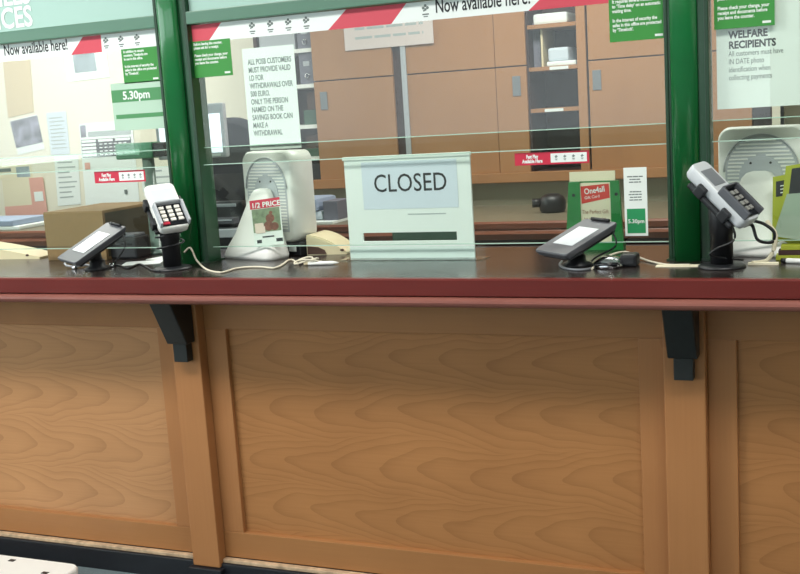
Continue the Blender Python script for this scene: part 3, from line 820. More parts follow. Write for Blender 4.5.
rt_ = (math.cos(ang), 0, math.sin(ang)); up_ = (-math.sin(ang), 0, math.cos(ang))
b = text_bm('One4all', .024, (lx0 + w_ * .16, YH + .0028, lz1 - .034), right=rt_, up=up_, bold=.0004, fit=w_ * .66, depth=.0003); join(b, text_bm('Gift Card', .012, (lx0 + w_ * .16, YH + .0028, lz1 - .049), right=rt_, up=up_, depth=.0003))
obj('lettering', b, PAPER, lo)
b = text_bm('The Perfect Gift', .0165, (lx0 + w_ * .06, YH + .0034, lz1 - .092), depth=.0003, fit=w_ * .86); join(b, text_bm('for any occasion', .010, (lx0 + w_ * .12, YH + .0034, lz1 - .11), depth=.0003))
obj('body_lettering', b, mat('brown_ink', (150, 98, 74), .8), lo)

# pens and cords
def pen(a, c, r, label, cap=None):
    a = Vector(a); c = Vector(c); d = (c - a).normalized(); L_ = (c - a).length
    o = thing('counter_pen', label, 'pen', a, 'white pens on cords')
    b = BM(); tube(b, [a, a + d * .004, a + d * L_ * .78, a + d * L_ * .93, c], [r * .8, r, r, r * .5, r * .15], 10); obj('barrel', b, WHITEP, o)
    b = BM(); tube(b, [a - d * .012, a + d * .001], [r * .9, r * .95], 10); obj('pen_collar', b, cap or CREAMP, o)
    return o
pa_ = Q(308, 265.5, T) + Vector((0, 0, .006)); pb_ = Q(339, 264.5, T) + Vector((0, 0, .006))
pen(pa_, pb_, .006, 'white pen lying on the counter in front of the closed sign, tied to a cord')
pa_ = Q(786, 263, T) + Vector((0, 0, .006)); pb_ = Q(826, 264.5, T) + Vector((0, 0, .006))
pen(pa_, pb_, .007, 'white pen with a dark collar lying below the yellow green booklets', BLACKP)
lift = Vector((0, 0, .003))
b = BM()
start = P(187, 251, G - .05)
pts = [start + Vector((-.01, 0, -.004)), start + Vector((.02, -.01, .012)), P(195, 257, G - .07), P(198, 262, G - .09)] + [Q(x, y, T) + lift for x, y in ((206, 270), (216, 273), (224, 273), (236, 269.5), (250, 268), (262, 268), (274, 269), (282, 266), (288, 261.5), (293, 261), (298, 265))]
tube(b, spline(pts, 6), .0032, 6)
lp = Q(308, 264.5, T)
pts = []
for k in range(34):
    a = k / 33 * 2 * math.pi * 2.2
    pts.append((lp.x - .02 + .035 * math.cos(a) + .0012 * k, lp.y + .028 * math.sin(a), T + .004 + .013 * (1 + math.sin(a * 1.3)) * .6))
tube(b, pts, .0028, 6)
tag(obj('pen_cord', b, WCORD), 'cream cord running from the left green post to the pen by the closed sign', 'cord', 'pen cords')
b = BM()
pts = [Q(592, 270, T) + lift, Q(602, 264, T) + lift + Vector((0, 0, .006)), Q(612, 259, T) + Vector((0, 0, .012)), Q(626, 257, T) + Vector((0, 0, .014)), Q(640, 260, T) + lift * 2, Q(652, 263, T) + lift, Q(668, 266, T) + lift, Q(690, 266, T) + lift]
tube(b, spline(pts, 6), .0032, 6)
tag(obj('pen_cord', b, WCORD), 'cream cord looping over the counter between the right signature pad and the right green post', 'cord', 'pen cords')
b = BM()
pts = [Q(562, 262.5, T) + lift, Q(560, 266, T) + lift, Q(566, 269.5, T) + lift, Q(580, 271, T) + lift, Q(594, 269, T) + lift, Q(601, 266, T) + lift]
tube(b, spline(pts, 6), .0036, 6)
tag(obj('grey_lead', b, MGREY), 'grey lead curling round the foot of the right signature pad', 'cord')
b = BM()
q0 = Q(77, 268, T)
pts = []
for k in range(30):
    a = k / 29 * 2 * math.pi * 2.6
    pts.append((q0.x + .026 * math.cos(a) + .0016 * k - .02, q0.y + .02 * math.sin(a * 1.2), T + .006 + .010 * (1 + math.sin(a * .9))))
tube(b, pts, .0034, 6)
tag(obj('knotted_cable', b, LGREY), 'pale knotted cable beside the foot of the left signature pad', 'cord')
b = BM()
pts = [Q(108, 268, T) + lift, Q(118, 266, T) + lift, Q(128, 269, T) + lift, Q(140, 265, T) + lift, Q(152, 271, T) + lift, Q(160, 272, T) + lift]
tube(b, spline(pts, 6), .003, 6)
tag(obj('black_lead', b, BLACKP), 'thin black lead lying between the left signature pad and the lit pin pad', 'cord')
# chrome cable clips / desk weight near right pad
q = Q(609, 267, T)
o = thing('cable_weight', 'small domed metal and black weight beside the right signature pad', 'weight', (q.x, q.y, T))
b = BM(); lathe(b, [(.042, 0), (.043, .008), (.036, .020), (.018, .030)], (q.x, q.y, T)); obj('dome', b, CHROME, o)
obj('black_cap', bx(q.x + .03, q.x + .075, q.y - .005, q.y + .05, T, T + .034, bev=.008), BLACKP, o)
b = BM(); tube(b, [(q.x - .03, q.y - .036, T + .012), (q.x + .03, q.y - .036, T + .012)], .006, 8); obj('clip', b, BLACKG, o)
q = Q(640, 265.5, T)
flat_sheet(q.x + .13, q.y - .01, .17, .035, 2, PAPERC, 'paper_slip', 'narrow cream paper slip lying in front of the right green post', 'paper slip')
for px, py, lb in ((75, 270, 'small chrome cable clip on the counter left of the left signature pad foot'), (112, 268, 'small chrome cable clip on the counter right of the left signature pad foot')):
    q = Q(px, py - 1, T); b = BM(); lathe(b, [(.010, 0), (.011, .006), (.006, .013)], (q.x, q.y, T), 14); tag(obj('cable_clip', b, CHROME), lb, 'clip', 'chrome cable clips')

# right side: booklets
def booklet(tl, tr, br, bl, Ys, label, header, th=.004):
    A, B_, C_, D_ = P(*tl, Ys[0]), P(*tr, Ys[0]), P(*br, Ys[1]), P(*bl, Ys[1])
    o = thing('yellow_booklet', label, 'booklet', D_, 'yellow green booklets')
    n = (B_ - A).cross(D_ - A).normalized(); n = n if n.y < 0 else -n
    b = BM(); prism(b, [A, B_, C_, D_], n * -th); obj('cover', b, YGREEN, o)
    def at(u, v, off): return A.lerp(B_, u).lerp(D_.lerp(C_, u), v) + n * off
    if header:
        u0, u1, v0, v1 = header
        b = BM(); prism(b, [at(u0, v0, .0006), at(u1, v0, .0006), at(u1, v1, .0006), at(u0, v1, .0006)], n * -.0005); obj('black_header', b, INK, o)
        b = BM()
        for k in range(3):
            v = v0 + (v1 - v0) * (.3 + .22 * k)
            prism(b, [at(u0 + (u1 - u0) * .35, v, .001), at(u1 - .02, v, .001), at(u1 - .02, v + .012, .001), at(u0 + (u1 - u0) * .35, v + .012, .001)], n * -.0004)
        obj('print', b, PAPERG, o)
    return o, at, n
booklet((773, 177), (812, 170), (818, 256), (772, 262), (3.064, 3.054), 'yellow green booklet with a black block standing at the back of the booklets', (.08, .40, .06, .24))
booklet((786, 166), (840, 158), (828, 226), (778, 236), (3.056, 3.048), 'yellow green booklet with a large black header tilted in front of the others', (.12, .98, .05, .48))
A, B_, C_, D_ = P(787, 194, 3.05), P(815, 192, 3.05), P(812, 242, 3.035), P(773, 236, 3.035)
b = BM(); prism(b, [A, B_, C_, D_], (0, .001, 0)); tag(obj('sage_leaflet', b, SAGE), 'plain sage grey leaflet tilted across the front of the yellow green booklets', 'leaflet')
q = P(800, 258, 3.09)
for k, (m_, lb) in enumerate(((YGREEN, 'yellow green booklet lying flat at the bottom of the small pile'), (MAROON, 'dark maroon booklet lying flat in the middle of the small pile'), (YGREEN, 'yellow green booklet lying flat on top of the small pile'))):
    z_ = T + .0125 * k + .0005
    tag(obj('flat_booklet', bx(q.x - .055 + .006 * k, q.x + .14, 3.0 + .004 * k, 3.075, z_, z_ + .0115, bev=.001), m_), lb, 'booklet', 'flat booklets at the end of the counter')
o = thing('acrylic_stand', 'clear cream acrylic stand beside the yellow green booklets', 'stand', P(770, 262, 2.98))
b = BM(); x_ = P(772, 255, 2.98).x
tube(b, spline([(x_ - .045, 2.93, T + .004), (x_ - .012, 2.955, T + .006), (x_ + .004, 2.97, T + .03), (x_ + .010, 2.975, T + .07), (x_ - .006, 2.985, T + .095), (x_ - .012, 2.99, T + .105)], 6), .0055, 8); obj('stand_arm', b, PAPERC, o)
obj('stand_foot', bx(x_ - .055, x_ + .02, 2.92, 2.94, T, T + .005), PAPERC, o)

# ================================================================= BACK OFFICE
zw1 = P(500, 222, YW).z; zw0 = P(500, 240, YW).z
wt2 = thing('rear_worktop', 'brown wooden worktop along the rear wall of the office', 'worktop', (-1.5, YW, 0))
obj('worktop_board', bx(XL + .02, 1.2, YW + .02, YD + .04, zw1 - .04, zw1), mat('rear_worktop_grey', (120, 112, 94), .4, noise=.1), wt2)
prof = [(.0215, 0), (.006, 0), (0, -.008), (0, -.030), (.006, -.034), (.0, -.040), (-.006, -.052), (.0, zw0 - zw1), (.0215, zw0 - zw1)]
b = BM(); prism(b, [(XL + .02, YW + p[0], zw1 + p[1]) for p in prof], (1.2 - XL - .02, 0, 0)); obj('worktop_edge', b, REDWOOD, wt2)
obj('front_board', bx(XL + .02, 1.2, YW + .06, YW + .08, 0, zw1 - .04), MAROON, wt2)
zcb_ = P(420, 180.5, YD).z - .026
struct('wall_splashback', bx(P(250, 40, YD).x, 1.2, YD + .041, YD + .06, zw1 - .3, zcb_), SPLASH)

zcb = P(420, 180.5, YD).z; zseam = P(460, 70.5, YD).z
cxL = P(250, 40, YD).x; dL = P(315, 100, YD).x; gap0 = P(393, 80, YD).x; gap1 = P(402, 80, YD).x; stp = P(407, 80, YD).x
mid = P(495.5, 80, YD).x; bayL = P(527, 80, YD).x; bayR = P(578, 80, YD).x; jam = P(587, 80, YD).x; dR0 = P(589, 80, YD).x; dR1 = P(752, 105, YD).x
ZCT = 2.45
cup = thing('wall_cupboard', 'long brown wooden wall cupboard with sliding doors and open shelved sections', 'cupboard', ((cxL + dR1) / 2, YD, zcb))
b = BM()
box(b, cxL, dR1, YWALL - .02, YWALL, zcb, ZCT); box(b, cxL, dR1, YD + .03, YWALL - .02, zcb - .0, zcb + .02); box(b, cxL, dR1, YD + .03, YWALL - .02, ZCT - .02, ZCT)
for x in (cxL, dL, gap0 - .01, bayL - .012, bayR - .004, dR1 - .018): box(b, x, x + .018, YD + .03, YWALL - .02, zcb + .02, ZCT - .02)
obj('carcass', b, MAROON, cup)
obj('bottom_rail', bx(cxL, dR1, YD - .015, YD + .03, zcb - .025, zcb + .022, bev=.003), WOOD_CUP, cup)
# shelves
for z in [P(305, y, YD).z for y in (48, 84, 125, 157)]:
    obj('shelf', bx(cxL + .02, dL - .002, YD + .02, YWALL - .02, z - .02, z), WHITEP if z < zseam + .25 else LGREY, cup)
zsh = [P(552, y, YD).z for y in (23, 66, 108)]
for z in zsh:
    obj('shelf', bx(bayL + .006, bayR - .006, YD + .02, YWALL - .02, z - .018, z), WOOD_CUP, cup)
def door(x0, x1, y, z0, z1, handle=None, m=WOOD_CUP):
    d = obj('sliding_door', bx(x0, x1, y, y + .018, z0, z1, bev=.002), m, cup)
    if handle:
        hx, hz0, hz1 = handle
        b = BM(); box(b, hx - .020, hx + .020, y - .004, y + .001, hz0, hz1, bev=.002); 
        hp = obj('handle', b, MGREY, d)
    return d
for (z0, z1, lower) in ((zcb + .022, zseam - .003, True), (zseam + .003, ZCT - .02, False)):
    hz0, hz1 = P(321, 110, YD).z, P(321, 92, YD).z
    door(dL, gap0, YD, z0, z1, (P(324, 100, YD).x, hz0, hz1) if lower else None)
    door(stp, mid, YD + .004, z0, z1)
    door(mid + .004, bayL, YD - .004, z0, z1, (P(517, 87, YD).x, P(517, 96, YD).z, P(517, 76, YD).z) if lower else None)
    door(dR0, dR1, YD, z0, z1, (P(597, 80, YD).x, P(597, 90, YD).z, P(597, 70, YD).z) if lower else None)
obj('pale_strip', bx(gap1, stp, YD - .002, YD + .016, zcb + .022, ZCT - .02), LGREY, cup, label='pale vertical strip beside a dark gap')
obj('jamb', bx(bayR, jam, YD - .003, YD + .02, zcb + .022, ZCT - .02, bev=.002), WOOD_CUP, cup)
obj('gap_shade_strip', bx(gap0, gap1, YD + .018, YD + .024, zcb + .022, ZCT - .02), MAROON, cup)  # dark strip stands in for the shaded gap between the doors
for x_, z_ in ((P(558, 67.5, YD).x, zsh[1]), (P(553, 108.5, YD).x, zsh[2])):
    obj('shelf_label', bx(x_ - .045, x_ + .045, YD + .017, YD + .0195, z_ - .017, z_ - .003), PAPER, cup)
def ob(name, lab, cat, m, *a, group=None, bev=.002):
    return tag(obj(name, bx(*a, bev=bev), m), lab, cat, group)
# card on cupboard doors in place of a poster reflected in the glass
x0_, x1_ = P(345, 40, YD).x, P(434, 40, YD).x; z0_, z1_ = P(390, 47, YD).z, P(390, 12, YD).z
o = thing('reflection_card', 'pale landscape card standing in for a reflection across the cupboard doors under the banner', 'notice', ((x0_ + x1_) / 2, YD, z0_))
obj('sheet', bx(x0_, x1_, YD - .006, YD - .002, z0_, z1_), mat('mauve_white_card', (214, 200, 196), .7), o)
b = BM()
for k in range(3): scribble(b, x0_ + .06, x1_ - .05, z0_ + .05 + .045 * k, .012, YD - .006, 4, k)
obj('print', b, INKF, o)
# right bay contents
xm = P(540, 45, YD).x
ob('bay_divider', 'cream upright board standing on the middle shelf of the right open section', 'board', CREAMP, xm - .01, xm, YD + .05, YWALL - .05, zsh[1], zsh[0] - .02)
ob('paper_bundle', 'white paper bundle on the top shelf of the open section by the right cupboard door', 'paper', PAPER, bayL + .03, bayR - .05, YD + .04, YD + .22, zsh[0], zsh[0] + .05, bev=.012)
ob('folded_forms', 'flat white folded forms at the bottom of the pile on the middle shelf', 'paper', PAPER, xm + .02, bayR - .012, YD + .03, YD + .25, zsh[1], zsh[1] + .022, bev=.006, group='forms on the middle shelf')
ob('form_block', 'thick white block of forms on top of the pile on the middle shelf', 'paper', PAPERB, xm + .025, bayR - .05, YD + .04, YD + .22, zsh[1] + .0225, zsh[1] + .085, bev=.012, group='forms on the middle shelf')
ob('grey_binder', 'dark grey binder in the narrow slot of the middle shelf', 'binder', GREYF, bayL + .015, xm - .02, YD + .08, YD + .26, zsh[1], zsh[1] + .21)
# left bay contents
zs = [P(305, y, YD).z for y in (48, 84, 125, 157)]
xb0, xb1 = P(296, 60, YD).x, dL - .006
def folder(x0, x1, z0, h, m, lab, ring=True):
    o = thing('arch_file', lab, 'file', ((x0 + x1) / 2, YD + .03, z0), 'files in the left open section')
    obj('spine', bx(x0, x1, YD + .03, YD + .26, z0, z0 + h, bev=.003), m, o)
    if ring:
        obj('spine_label', bx((x0 * .72 + x1 * .28), (x0 * .3 + x1 * .7), YD + .0285, YD + .031, z0 + h * .55, z0 + h * .70), LGREY, o)
        b = BM(); tube(b, [((x0 + x1) / 2 + .012 * math.cos(a * math.pi / 6), YD + .028, z0 + h * .25 + .012 * math.sin(a * math.pi / 6)) for a in range(13)], .003, 6); obj('finger_ring', b, CHROME, o)
folder(xb0, xb1, zs[0], .13, GREYF, 'grey arch file on the top shelf of the left open section')
folder(xb0, xb1, zs[1], .165, GREYF, 'grey arch file with a pale spine label below the topmost grey file')
ob('grey_carton', 'flat grey carton on the top shelf above the long white notice', 'carton', LGREY, cxL + .03, xb0 - .02, YD + .04, YD + .26, zs[0], zs[0] + .09)
ob('brown_book', 'dark brown book stood above the green files', 'book', BROWNF, xb0 + .02, xb1 - .01, YD + .05, YD + .22, zs[2] + .0755, zs[2] + .165)
ob('green_file', 'dark green file lying on the shelf under the brown book', 'file', GREENF, xb0 + .0, xb1 - .004, YD + .04, YD + .25, zs[2], zs[2] + .075)
ob('ledger', 'dark ledger on the shelf second from the bottom of the left open section', 'ledger', BROWNF, xb0 + .0, xb1 - .02, YD + .05, YD + .25, zs[3] + .04, zs[3] + .11)
ob('ledger_tray', 'grey green tray under the dark ledger in the left open section', 'tray', GREENF, xb0 - .01, xb1 - .004, YD + .03, YD + .26, zs[3], zs[3] + .0395)
ob('white_forms', 'white papers on the lowest shelf of the left open section', 'paper', PAPER, xb0 - .02, xb1 - .06, YD + .03, YD + .25, zcb + .0225, zcb + .08, bev=.01)
ob('black_case', 'black case beside the white papers on the lowest left shelf', 'case', BLACKP, xb1 - .055, xb1 - .004, YD + .03, YD + .2, zcb + .0225, zcb + .11)

# things on the rear worktop
Ya = YW + .25
def onw(px, Y): return P(px, 215, Y).x
ob('white_sheet_pile', 'thin pile of white sheets on the rear worktop left of the closed sign', 'paper', PAPER, onw(300, Ya), onw(352, Ya), YW + .04, YW + .36, zw1, zw1 + .012)
ob('paper_roll_pack', 'white wrapped pack lying on the sheets left of the closed sign', 'pack', PAPERB, onw(303, Ya), onw(337, Ya), YW + .10, YW + .28, zw1 + .0125, zw1 + .055, bev=.018)
ob('blue_folder', 'pale blue folder lying on the white pack left of the closed sign', 'folder', BLUEF, onw(300, Ya), onw(334, Ya), YW + .08, YW + .30, zw1 + .0555, zw1 + .115, bev=.02)
ob('dark_case', 'dark case on the rear worktop just behind the left side of the closed sign', 'case', GREYF, onw(338, Ya), onw(352, Ya), YW + .1, YW + .25, zw1 + .0125, zw1 + .10)
c = P(553, 214, YW + .35); 
o = thing('desk_device', 'small rounded black device on the rear worktop left of the leaflet holder', 'device', (c.x, YW + .35, zw1))
b = BM(); lathe(b, [(.05, 0), (.058, .012), (.060, .050), (.050, .070), (.03, .082)], (c.x, YW + .35, zw1), 20); obj('body', b, BLACKP, o)
b = BM(); tube(b, [(c.x - .05, YW + .33, zw1 + .045), (c.x - .085, YW + .32, zw1 + .045)], .020, 8); obj('snout', b, BLACKP, o)

# workstation seen between the left post and the left machine
YM = 4.05
deskz = P(230, 226, YM).z
o = thing('office_desk', 'pale grey edged desk behind the left green post', 'desk', (P(225, 230, YM).x, YM, 0))
dx0, dx1 = P(196, 230, YM).x - .1, P(255, 230, YM).x
obj('desk_top', bx(dx0, dx1, YM - .12, YM + .225, deskz - .035, deskz, bev=.003), LGREY, o)
obj('desk_side', bx(dx1 - .03, dx1 - .005, YM - .10, YM + .20, 0, deskz - .036), DGREY, o)
obj('desk_side', bx(dx0 + .005, dx0 + .03, YM - .10, YM + .20, 0, deskz - .036), DGREY, o)
obj('modesty_panel', bx(dx0 + .03, dx1 - .03, YM - .115, YM - .102, .15, deskz - .036), BLACKP, o)
mx1 = P(224.5, 130, YM + .12).x; mx0 = mx1 - .36; mz1, mz0 = P(215, 103, YM + .12).z, P(215, 157.5, YM + .12).z
o = thing('computer_monitor', 'white screened computer monitor behind the left green post', 'monitor', ((mx0 + mx1) / 2, YM + .12, deskz))
obj('casing', bx(mx0, mx1, YM + .12, YM + .15, mz0, mz1, bev=.008), LGREY, o)
obj('screen_panel', bx(mx0 + .02, mx1 - .018, YM + .1175, YM + .122, mz0 + .022, mz1 - .045), mat('lit_monitor_screen', (236, 242, 250), .3, emit=.9), o, label='bright white screen')
b = BM(); lathe(b, [(.09, 0), (.09, .01), (.02, .02), (.018, mz0 - deskz + .03)], ((mx0 + mx1) / 2, YM + .13, deskz)); obj('monitor_stand', b, BLACKP, o)
obj('brand_plate', bx(mx1 - .075, mx1 - .03, YM + .1165, YM + .121, mz0 + .006, mz0 + .016), PAPER, o)
# printer
px0, px1 = P(203, 190, YM - .02).x, P(246, 190, YM - .02).x
pz1 = P(225, 186, YM - .02).z
o = thing('office_printer', 'black office printer with silver trims on the desk behind the left green post', 'printer', ((px0 + px1) / 2, YM, deskz))
obj('body', bx(px0, px1, YM - .06, YM + .08, deskz, pz1 - .06, bev=.012), BLACKP, o)
b = BM(); prism(b, [(px0, YM - .05, pz1 - .06), (px0, YM + .08, pz1 - .06), (px0, YM + .08, pz1 + .04), (px0, YM + .03, pz1 + .05)], (px1 - px0, 0, 0)); obj('lid', b, BLACKG, o)
obj('silver_trim', bx(px0 + .05, px1 - .03, YM - .066, YM - .058, pz1 - .085, pz1 - .072, bev=.002), LGREY, o)
obj('paper_tray', bx(px0 + .03, px1 - .02, YM - .105, YM - .055, deskz + .02, deskz + .045, bev=.004), DGREY, o)
obj('tray_trim', bx(px0 + .04, px1 - .03, YM - .108, YM - .104, deskz + .034, deskz + .040), LGREY, o)
# chair behind
cc = P(219, 160, YM + .24)
o = thing('office_chair', 'black office chair with a rounded back behind the white machine', 'chair', (cc.x, YM + .28, 0))
b = BM(); rr = rrect(.46, .50, .17, 8); cz = 1.25
loft(b, [[(cc.x + x * s_, YM + .25 + yo, cz + z * s_) for x, z in rr] for yo, s_ in ((0, .9), (.02, 1.0), (.05, 1.0), (.07, .92))]); obj('backrest', b, mat('chair_fabric', (34, 36, 46), .8), o)
b = BM(); rr = rrect(.46, .40, .10, 6)
loft(b, [[(cc.x + x * s_, YM + .10 + y * s_, z) for x, y in rr] for z, s_ in ((.66, .92), (.68, 1), (.73, 1), (.75, .9))]); obj('seat', b, MATS['chair_fabric'], o)
b = BM(); lathe(b, [(.03, .06), (.03, .66)], (cc.x, YM + .10, 0)); box(b, cc.x - .03, cc.x + .03, YM + .285, YM + .305, .70, 1.02); box(b, cc.x - .03, cc.x + .03, YM + .10, YM + .285, .64, .66); obj('column', b, BLACKP, o)
for k in range(5):
    a = k * 2 * math.pi / 5; b = BM(); tube(b, [(cc.x, YM + .10, .10), (cc.x + .27 * math.cos(a), YM + .10 + .27 * math.sin(a), .05)], .018, 8); lathe(b, [(.02, 0), (.03, .025), (.02, .05)], (cc.x + .27 * math.cos(a), YM + .10 + .27 * math.sin(a), 0), 12); obj('leg', b, BLACKP, o)

# papers on the rear wall
YWp = YWALL - .003
def wall_paper(name, label, tl, tr, br, bl, m, pics=(), lines=0, cat='paper', group='papers on the rear wall', lay=0):
    y = YWp - .007 * lay
    A, B_, C_, D_ = [P(*p, y) for p in (tl, tr, br, bl)]
    o = thing(name, label, cat, ((A.x + C_.x) / 2, y, min(C_.z, D_.z)), group)
    b = BM(); prism(b, [A, B_, C_, D_], (0, .0008, 0)); obj('sheet', b, m, o)
    def at(u, v): return A.lerp(B_, u).lerp(D_.lerp(C_, u), v)
    off = Vector((0, -.0009, 0))
    for i_, (nm, u0, u1, v0, v1, mm) in enumerate(pics):
        off = Vector((0, -.0009 - .0008 * i_, 0))
        b = BM(); prism(b, [at(u0, v0) + off, at(u1, v0) + off, at(u1, v1) + off, at(u0, v1) + off], (0, .0006, 0)); obj(nm, b, mm, o)
    off = Vector((0, -.0009, 0))
    if lines:
        b = BM(); r = random.Random(len(label))
        for k in range(lines):
            v = .12 + .8 * k / lines; u1 = r.uniform(.6, .9)
            prism(b, [at(.12, v) + off, at(u1, v) + off, at(u1, v + .22 / lines) + off, at(.12, v + .22 / lines) + off], (0, .0005, 0))
        obj('print', b, INKF, o)
    return o, at
PHOTO = mat('grey_photo_print', (130, 130, 146), .7, noise=.75, nscale=14)
PHOTO2 = mat('blue_grey_photo_print', (150, 164, 172), .7, noise=.35, nscale=9)
PHOTO3 = mat('beige_photo_print', (180, 166, 140), .7, noise=.4, nscale=12)
wall_paper('wall_calendar', 'tilted sheet with a dark photograph pinned to the rear wall', (10, 121), (37, 114.5), (44.5, 149), (18, 155), PAPER, [('photograph', .0, 1.0, .02, .80, PHOTO)])
wall_paper('wall_list', 'pale typed list pinned right of the tilted photograph', (46, 113), (66, 111), (70, 154), (51, 155), PAPERB, lines=9)
wall_paper('wall_letter', 'white letter pinned below the typed list', (54, 156), (78, 155), (81, 204), (58, 206), PAPER, lines=8)
wall_paper('landscape_poster', 'white poster with a small blue grey landscape picture below the banner', (64, 53), (106, 50), (110, 77), (68, 82), PAPER, [('picture', .20, .72, .06, .72, PHOTO2)])
o, at_ = wall_paper('rate_poster', 'white poster with a dark table of rows behind the green customer display', (79, 124), (132, 120), (140, 206), (86, 208), PAPER, [('header_photo', .02, .12, .02, .16, PHOTO), ('header_line', .16, .96, .10, .16, INKF), ('dark_table', .02, .95, .19, .40, INK), ('red_seal', .05, .15, .46, .54, PINK), ('black_dot', .75, .80, .80, .85, INKG)])
b = BM(); off = Vector((0, -.0045, 0))
for r_ in range(5):
    v0 = .195 + .041 * r_
    spans = ((.03, .30), (.34, .62), (.66, .94)) if r_ == 0 else ((.03, .30),)
    for (u0, u1) in spans: prism(b, [at_(u0, v0) + off, at_(u1, v0) + off, at_(u1, v0 + .030) + off, at_(u0, v0 + .030) + off], (0, .0005, 0))
    if r_:
        for k in range(6): prism(b, [at_(.36 + .09 * k, v0 + .010) + off, at_(.42 + .09 * k, v0 + .010) + off, at_(.42 + .09 * k, v0 + .022) + off, at_(.36 + .09 * k, v0 + .022) + off], (0, .0005, 0))
obj('table_cell', b, PAPER, o)
wall_paper('picture_card', 'cream card with a small grey picture low on the rear wall', (-14, 167), (31, 164), (33, 178), (-12, 180), PAPERC, [('picture', .66, .95, .15, .9, PHOTO2), ('caption', .1, .55, .2, .45, INKG)])
wall_paper('pink_poster', 'cream and salmon pink poster just above the rear worktop', (2, 180), (43, 177), (48, 214), (6, 217), PAPERC, [('pink_panel', .66, 1.0, .0, 1.0, PINK), ('pink_foot', .0, .66, .72, 1.0, PINK), ('white_note', .74, .95, .38, .64, PAPER)], lay=1)
wall_paper('beige_hanging', 'beige hanging strip beside the bright wall under the banner', (3, 62), (30, 60), (34, 112), (8, 118), mat('beige_strip', (206, 188, 156), .8), [])
wall_paper('white_form', 'white form on the rear wall half behind the left green post', (140, 168), (172, 166), (176, 190), (143, 192), PAPERG, lines=3)
b = BM()
for k, (lab, m_, h_, a0_, a1_) in enumerate((('white papers under the pale blue folder left of the cardboard box', PAPER, .02, -30, 44), ('pale blue folder topmost on the stack left of the cardboard box', BLUEF, .03, -40, 38))):
    z_ = zw1 + (.0005 if k == 0 else .021)
    tag(obj('stacked_paper' if k == 0 else 'stacked_folder', bx(P(a0_, 225, Ya).x, P(a1_, 225, Ya).x, YW + .06, YW + .34, z_, z_ + h_, bev=.006), m_), lab, 'paper' if k == 0 else 'folder')
# pale partition right of the cupboards
o = thing('end_cabinet', 'dark narrow cabinet at the end of the wall cupboard below the welfare notice', 'cabinet', (P(762, 105, YD).x, YD, 1.2))
k0, k1 = P(752.5, 105, YD).x, P(772, 105, YD).x
obj('body', bx(k0, k1, YD, YWALL, zcb, ZCT), mat('end_cabinet_black', (46, 36, 36), .5), o)
obj('edge_strip', bx(k1, k1 + .035, YD - .004, YWALL, zcb, ZCT), WALLC, o)
obj('dark_trim', bx(k1 + .035, k1 + .048, YD - .004, YD + .05, zcb, ZCT), BLACKP, o)

# ================================================================= FLOOR ITEM
q = Q(72, 572, .0); 
zf = .055
a = Q(0, 556.5, zf); c = Q(64, 566, zf); 
o = thing('white_plastic_box', 'flat white plastic box with small dark slots on the floor by the skirting', 'box', (a.x, a.y, 0))
x1_ = Q(72, 571, zf).x; yb_ = Q(30, 558, zf).y
b = BM(); rr = rrect(.62, .36, .035, 6)
loft(b, [[(x1_ - .31 + x * s_, yb_ - .18 + y * s_, z) for x, y in rr] for z, s_ in ((0, .97), (.006, .99), (zf - .008, 1), (zf, .98))]); obj('casing', b, WHITEP, o)
for (px, py) in ((12, 560.5), (45, 573)):
    b = BM(); s_ = Q(px, py, zf); box(b, s_.x - .012, s_.x + .012, s_.y - .008, s_.y + .008, zf - .002, zf + .0015, bev=.001); obj('dark_slot', b, BLACKP, o)

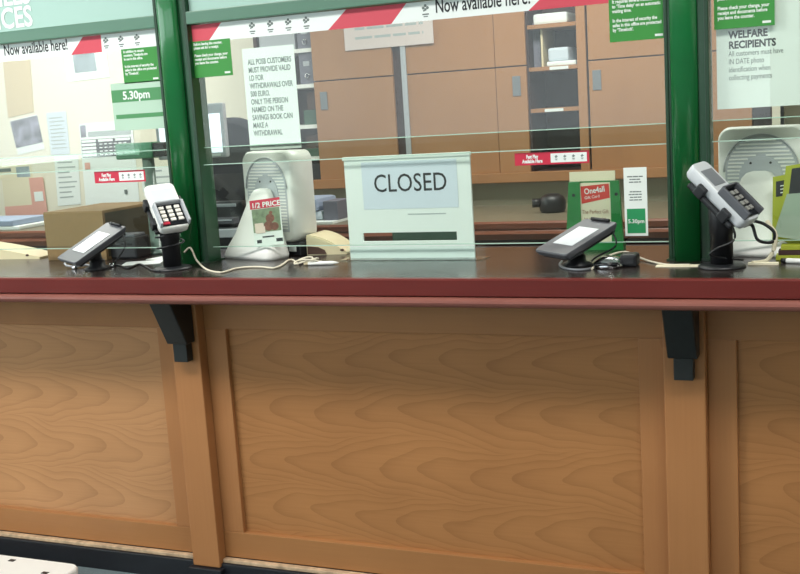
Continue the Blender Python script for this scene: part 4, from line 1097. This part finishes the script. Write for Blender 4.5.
# ================================================================= LIGHT
def area(name, loc, rot, sx, sy, e, col=(1, 1, 1)):
    l = bpy.data.lights.new(name, 'AREA'); l.shape = 'RECTANGLE'; l.size = sx; l.size_y = sy; l.energy = e; l.color = col
    o = bpy.data.objects.new(name, l); COL.objects.link(o); o.location = loc; o.rotation_euler = rot; return o
def unseen_ceiling_light(x, y, w, d, e, label, col=(1, .97, .92)):  # unseen fittings, added to light the counter and office
    o = thing('unseen_ceiling_light', label, 'light', (x, y, ZC - .06), 'ceiling lights')
    obj('light_housing', bx(x - w / 2, x + w / 2, y - d / 2, y + d / 2, ZC - .06, ZC, bev=.005), WHITEP, o)
    l = area('lamp', (x, y, ZC - .07), (0, 0, 0), w, d, e, col)
    l.parent = o; l.location = (0, 0, -.01)
area('daylight_window', (XL - .15, (WY0 + WY1) / 2, (WZ0 + WZ1) / 2), (0, math.radians(-90), 0), WZ1 - WZ0, WY1 - WY0, 74, (.93, .98, 1))
area('daylight_window', ((VX0 + VX1) / 2, YB - .15, (VZ0 + VZ1) / 2), (math.radians(90), 0, 0), VX1 - VX0, VZ1 - VZ0, 27, (.93, .98, 1))  # lamp behind the added window, for haze on the upper panes
unseen_ceiling_light(-2.6, 1.5, 1.4, .5, 64, 'added unseen rectangular ceiling light over the public side towards the window')
unseen_ceiling_light(.2, 1.6, 1.2, .5, 40, 'added unseen rectangular ceiling light over the public side towards the right wall')
unseen_ceiling_light(-4.2, 4.3, 1.4, .5, 44, 'rectangular ceiling light in the office over the rear wall papers')
unseen_ceiling_light(-1.1, 4.1, 1.4, .4, 42, 'added unseen rectangular ceiling light in the office over the wall cupboard')
w = bpy.data.worlds.new('overcast_sky'); SC.world = w; w.use_nodes = True
bg = w.node_tree.nodes['Background']; bg.inputs[0].default_value = (.85, .93, 1, 1); bg.inputs[1].default_value = 2.0

# ================================================================= CAMERA
cam = bpy.data.cameras.new('camera'); co = bpy.data.objects.new('camera', cam); COL.objects.link(co)
cam.sensor_width = 36; cam.lens = F_PX * 36 / 800; cam.clip_start = .05; cam.clip_end = 60
right = RW.col[0]; up = -RW.col[1]; back = -RW.col[2]
Mx = Matrix((right, up, back)).transposed().to_4x4(); Mx.translation = EYE
co.matrix_world = Mx
SC.camera = co
SC.view_settings.view_transform = 'Standard'; SC.view_settings.look = 'None'
SC.view_settings.gamma = 1.0; SC.view_settings.exposure = 0.1; SC.view_settings.use_curve_mapping = False
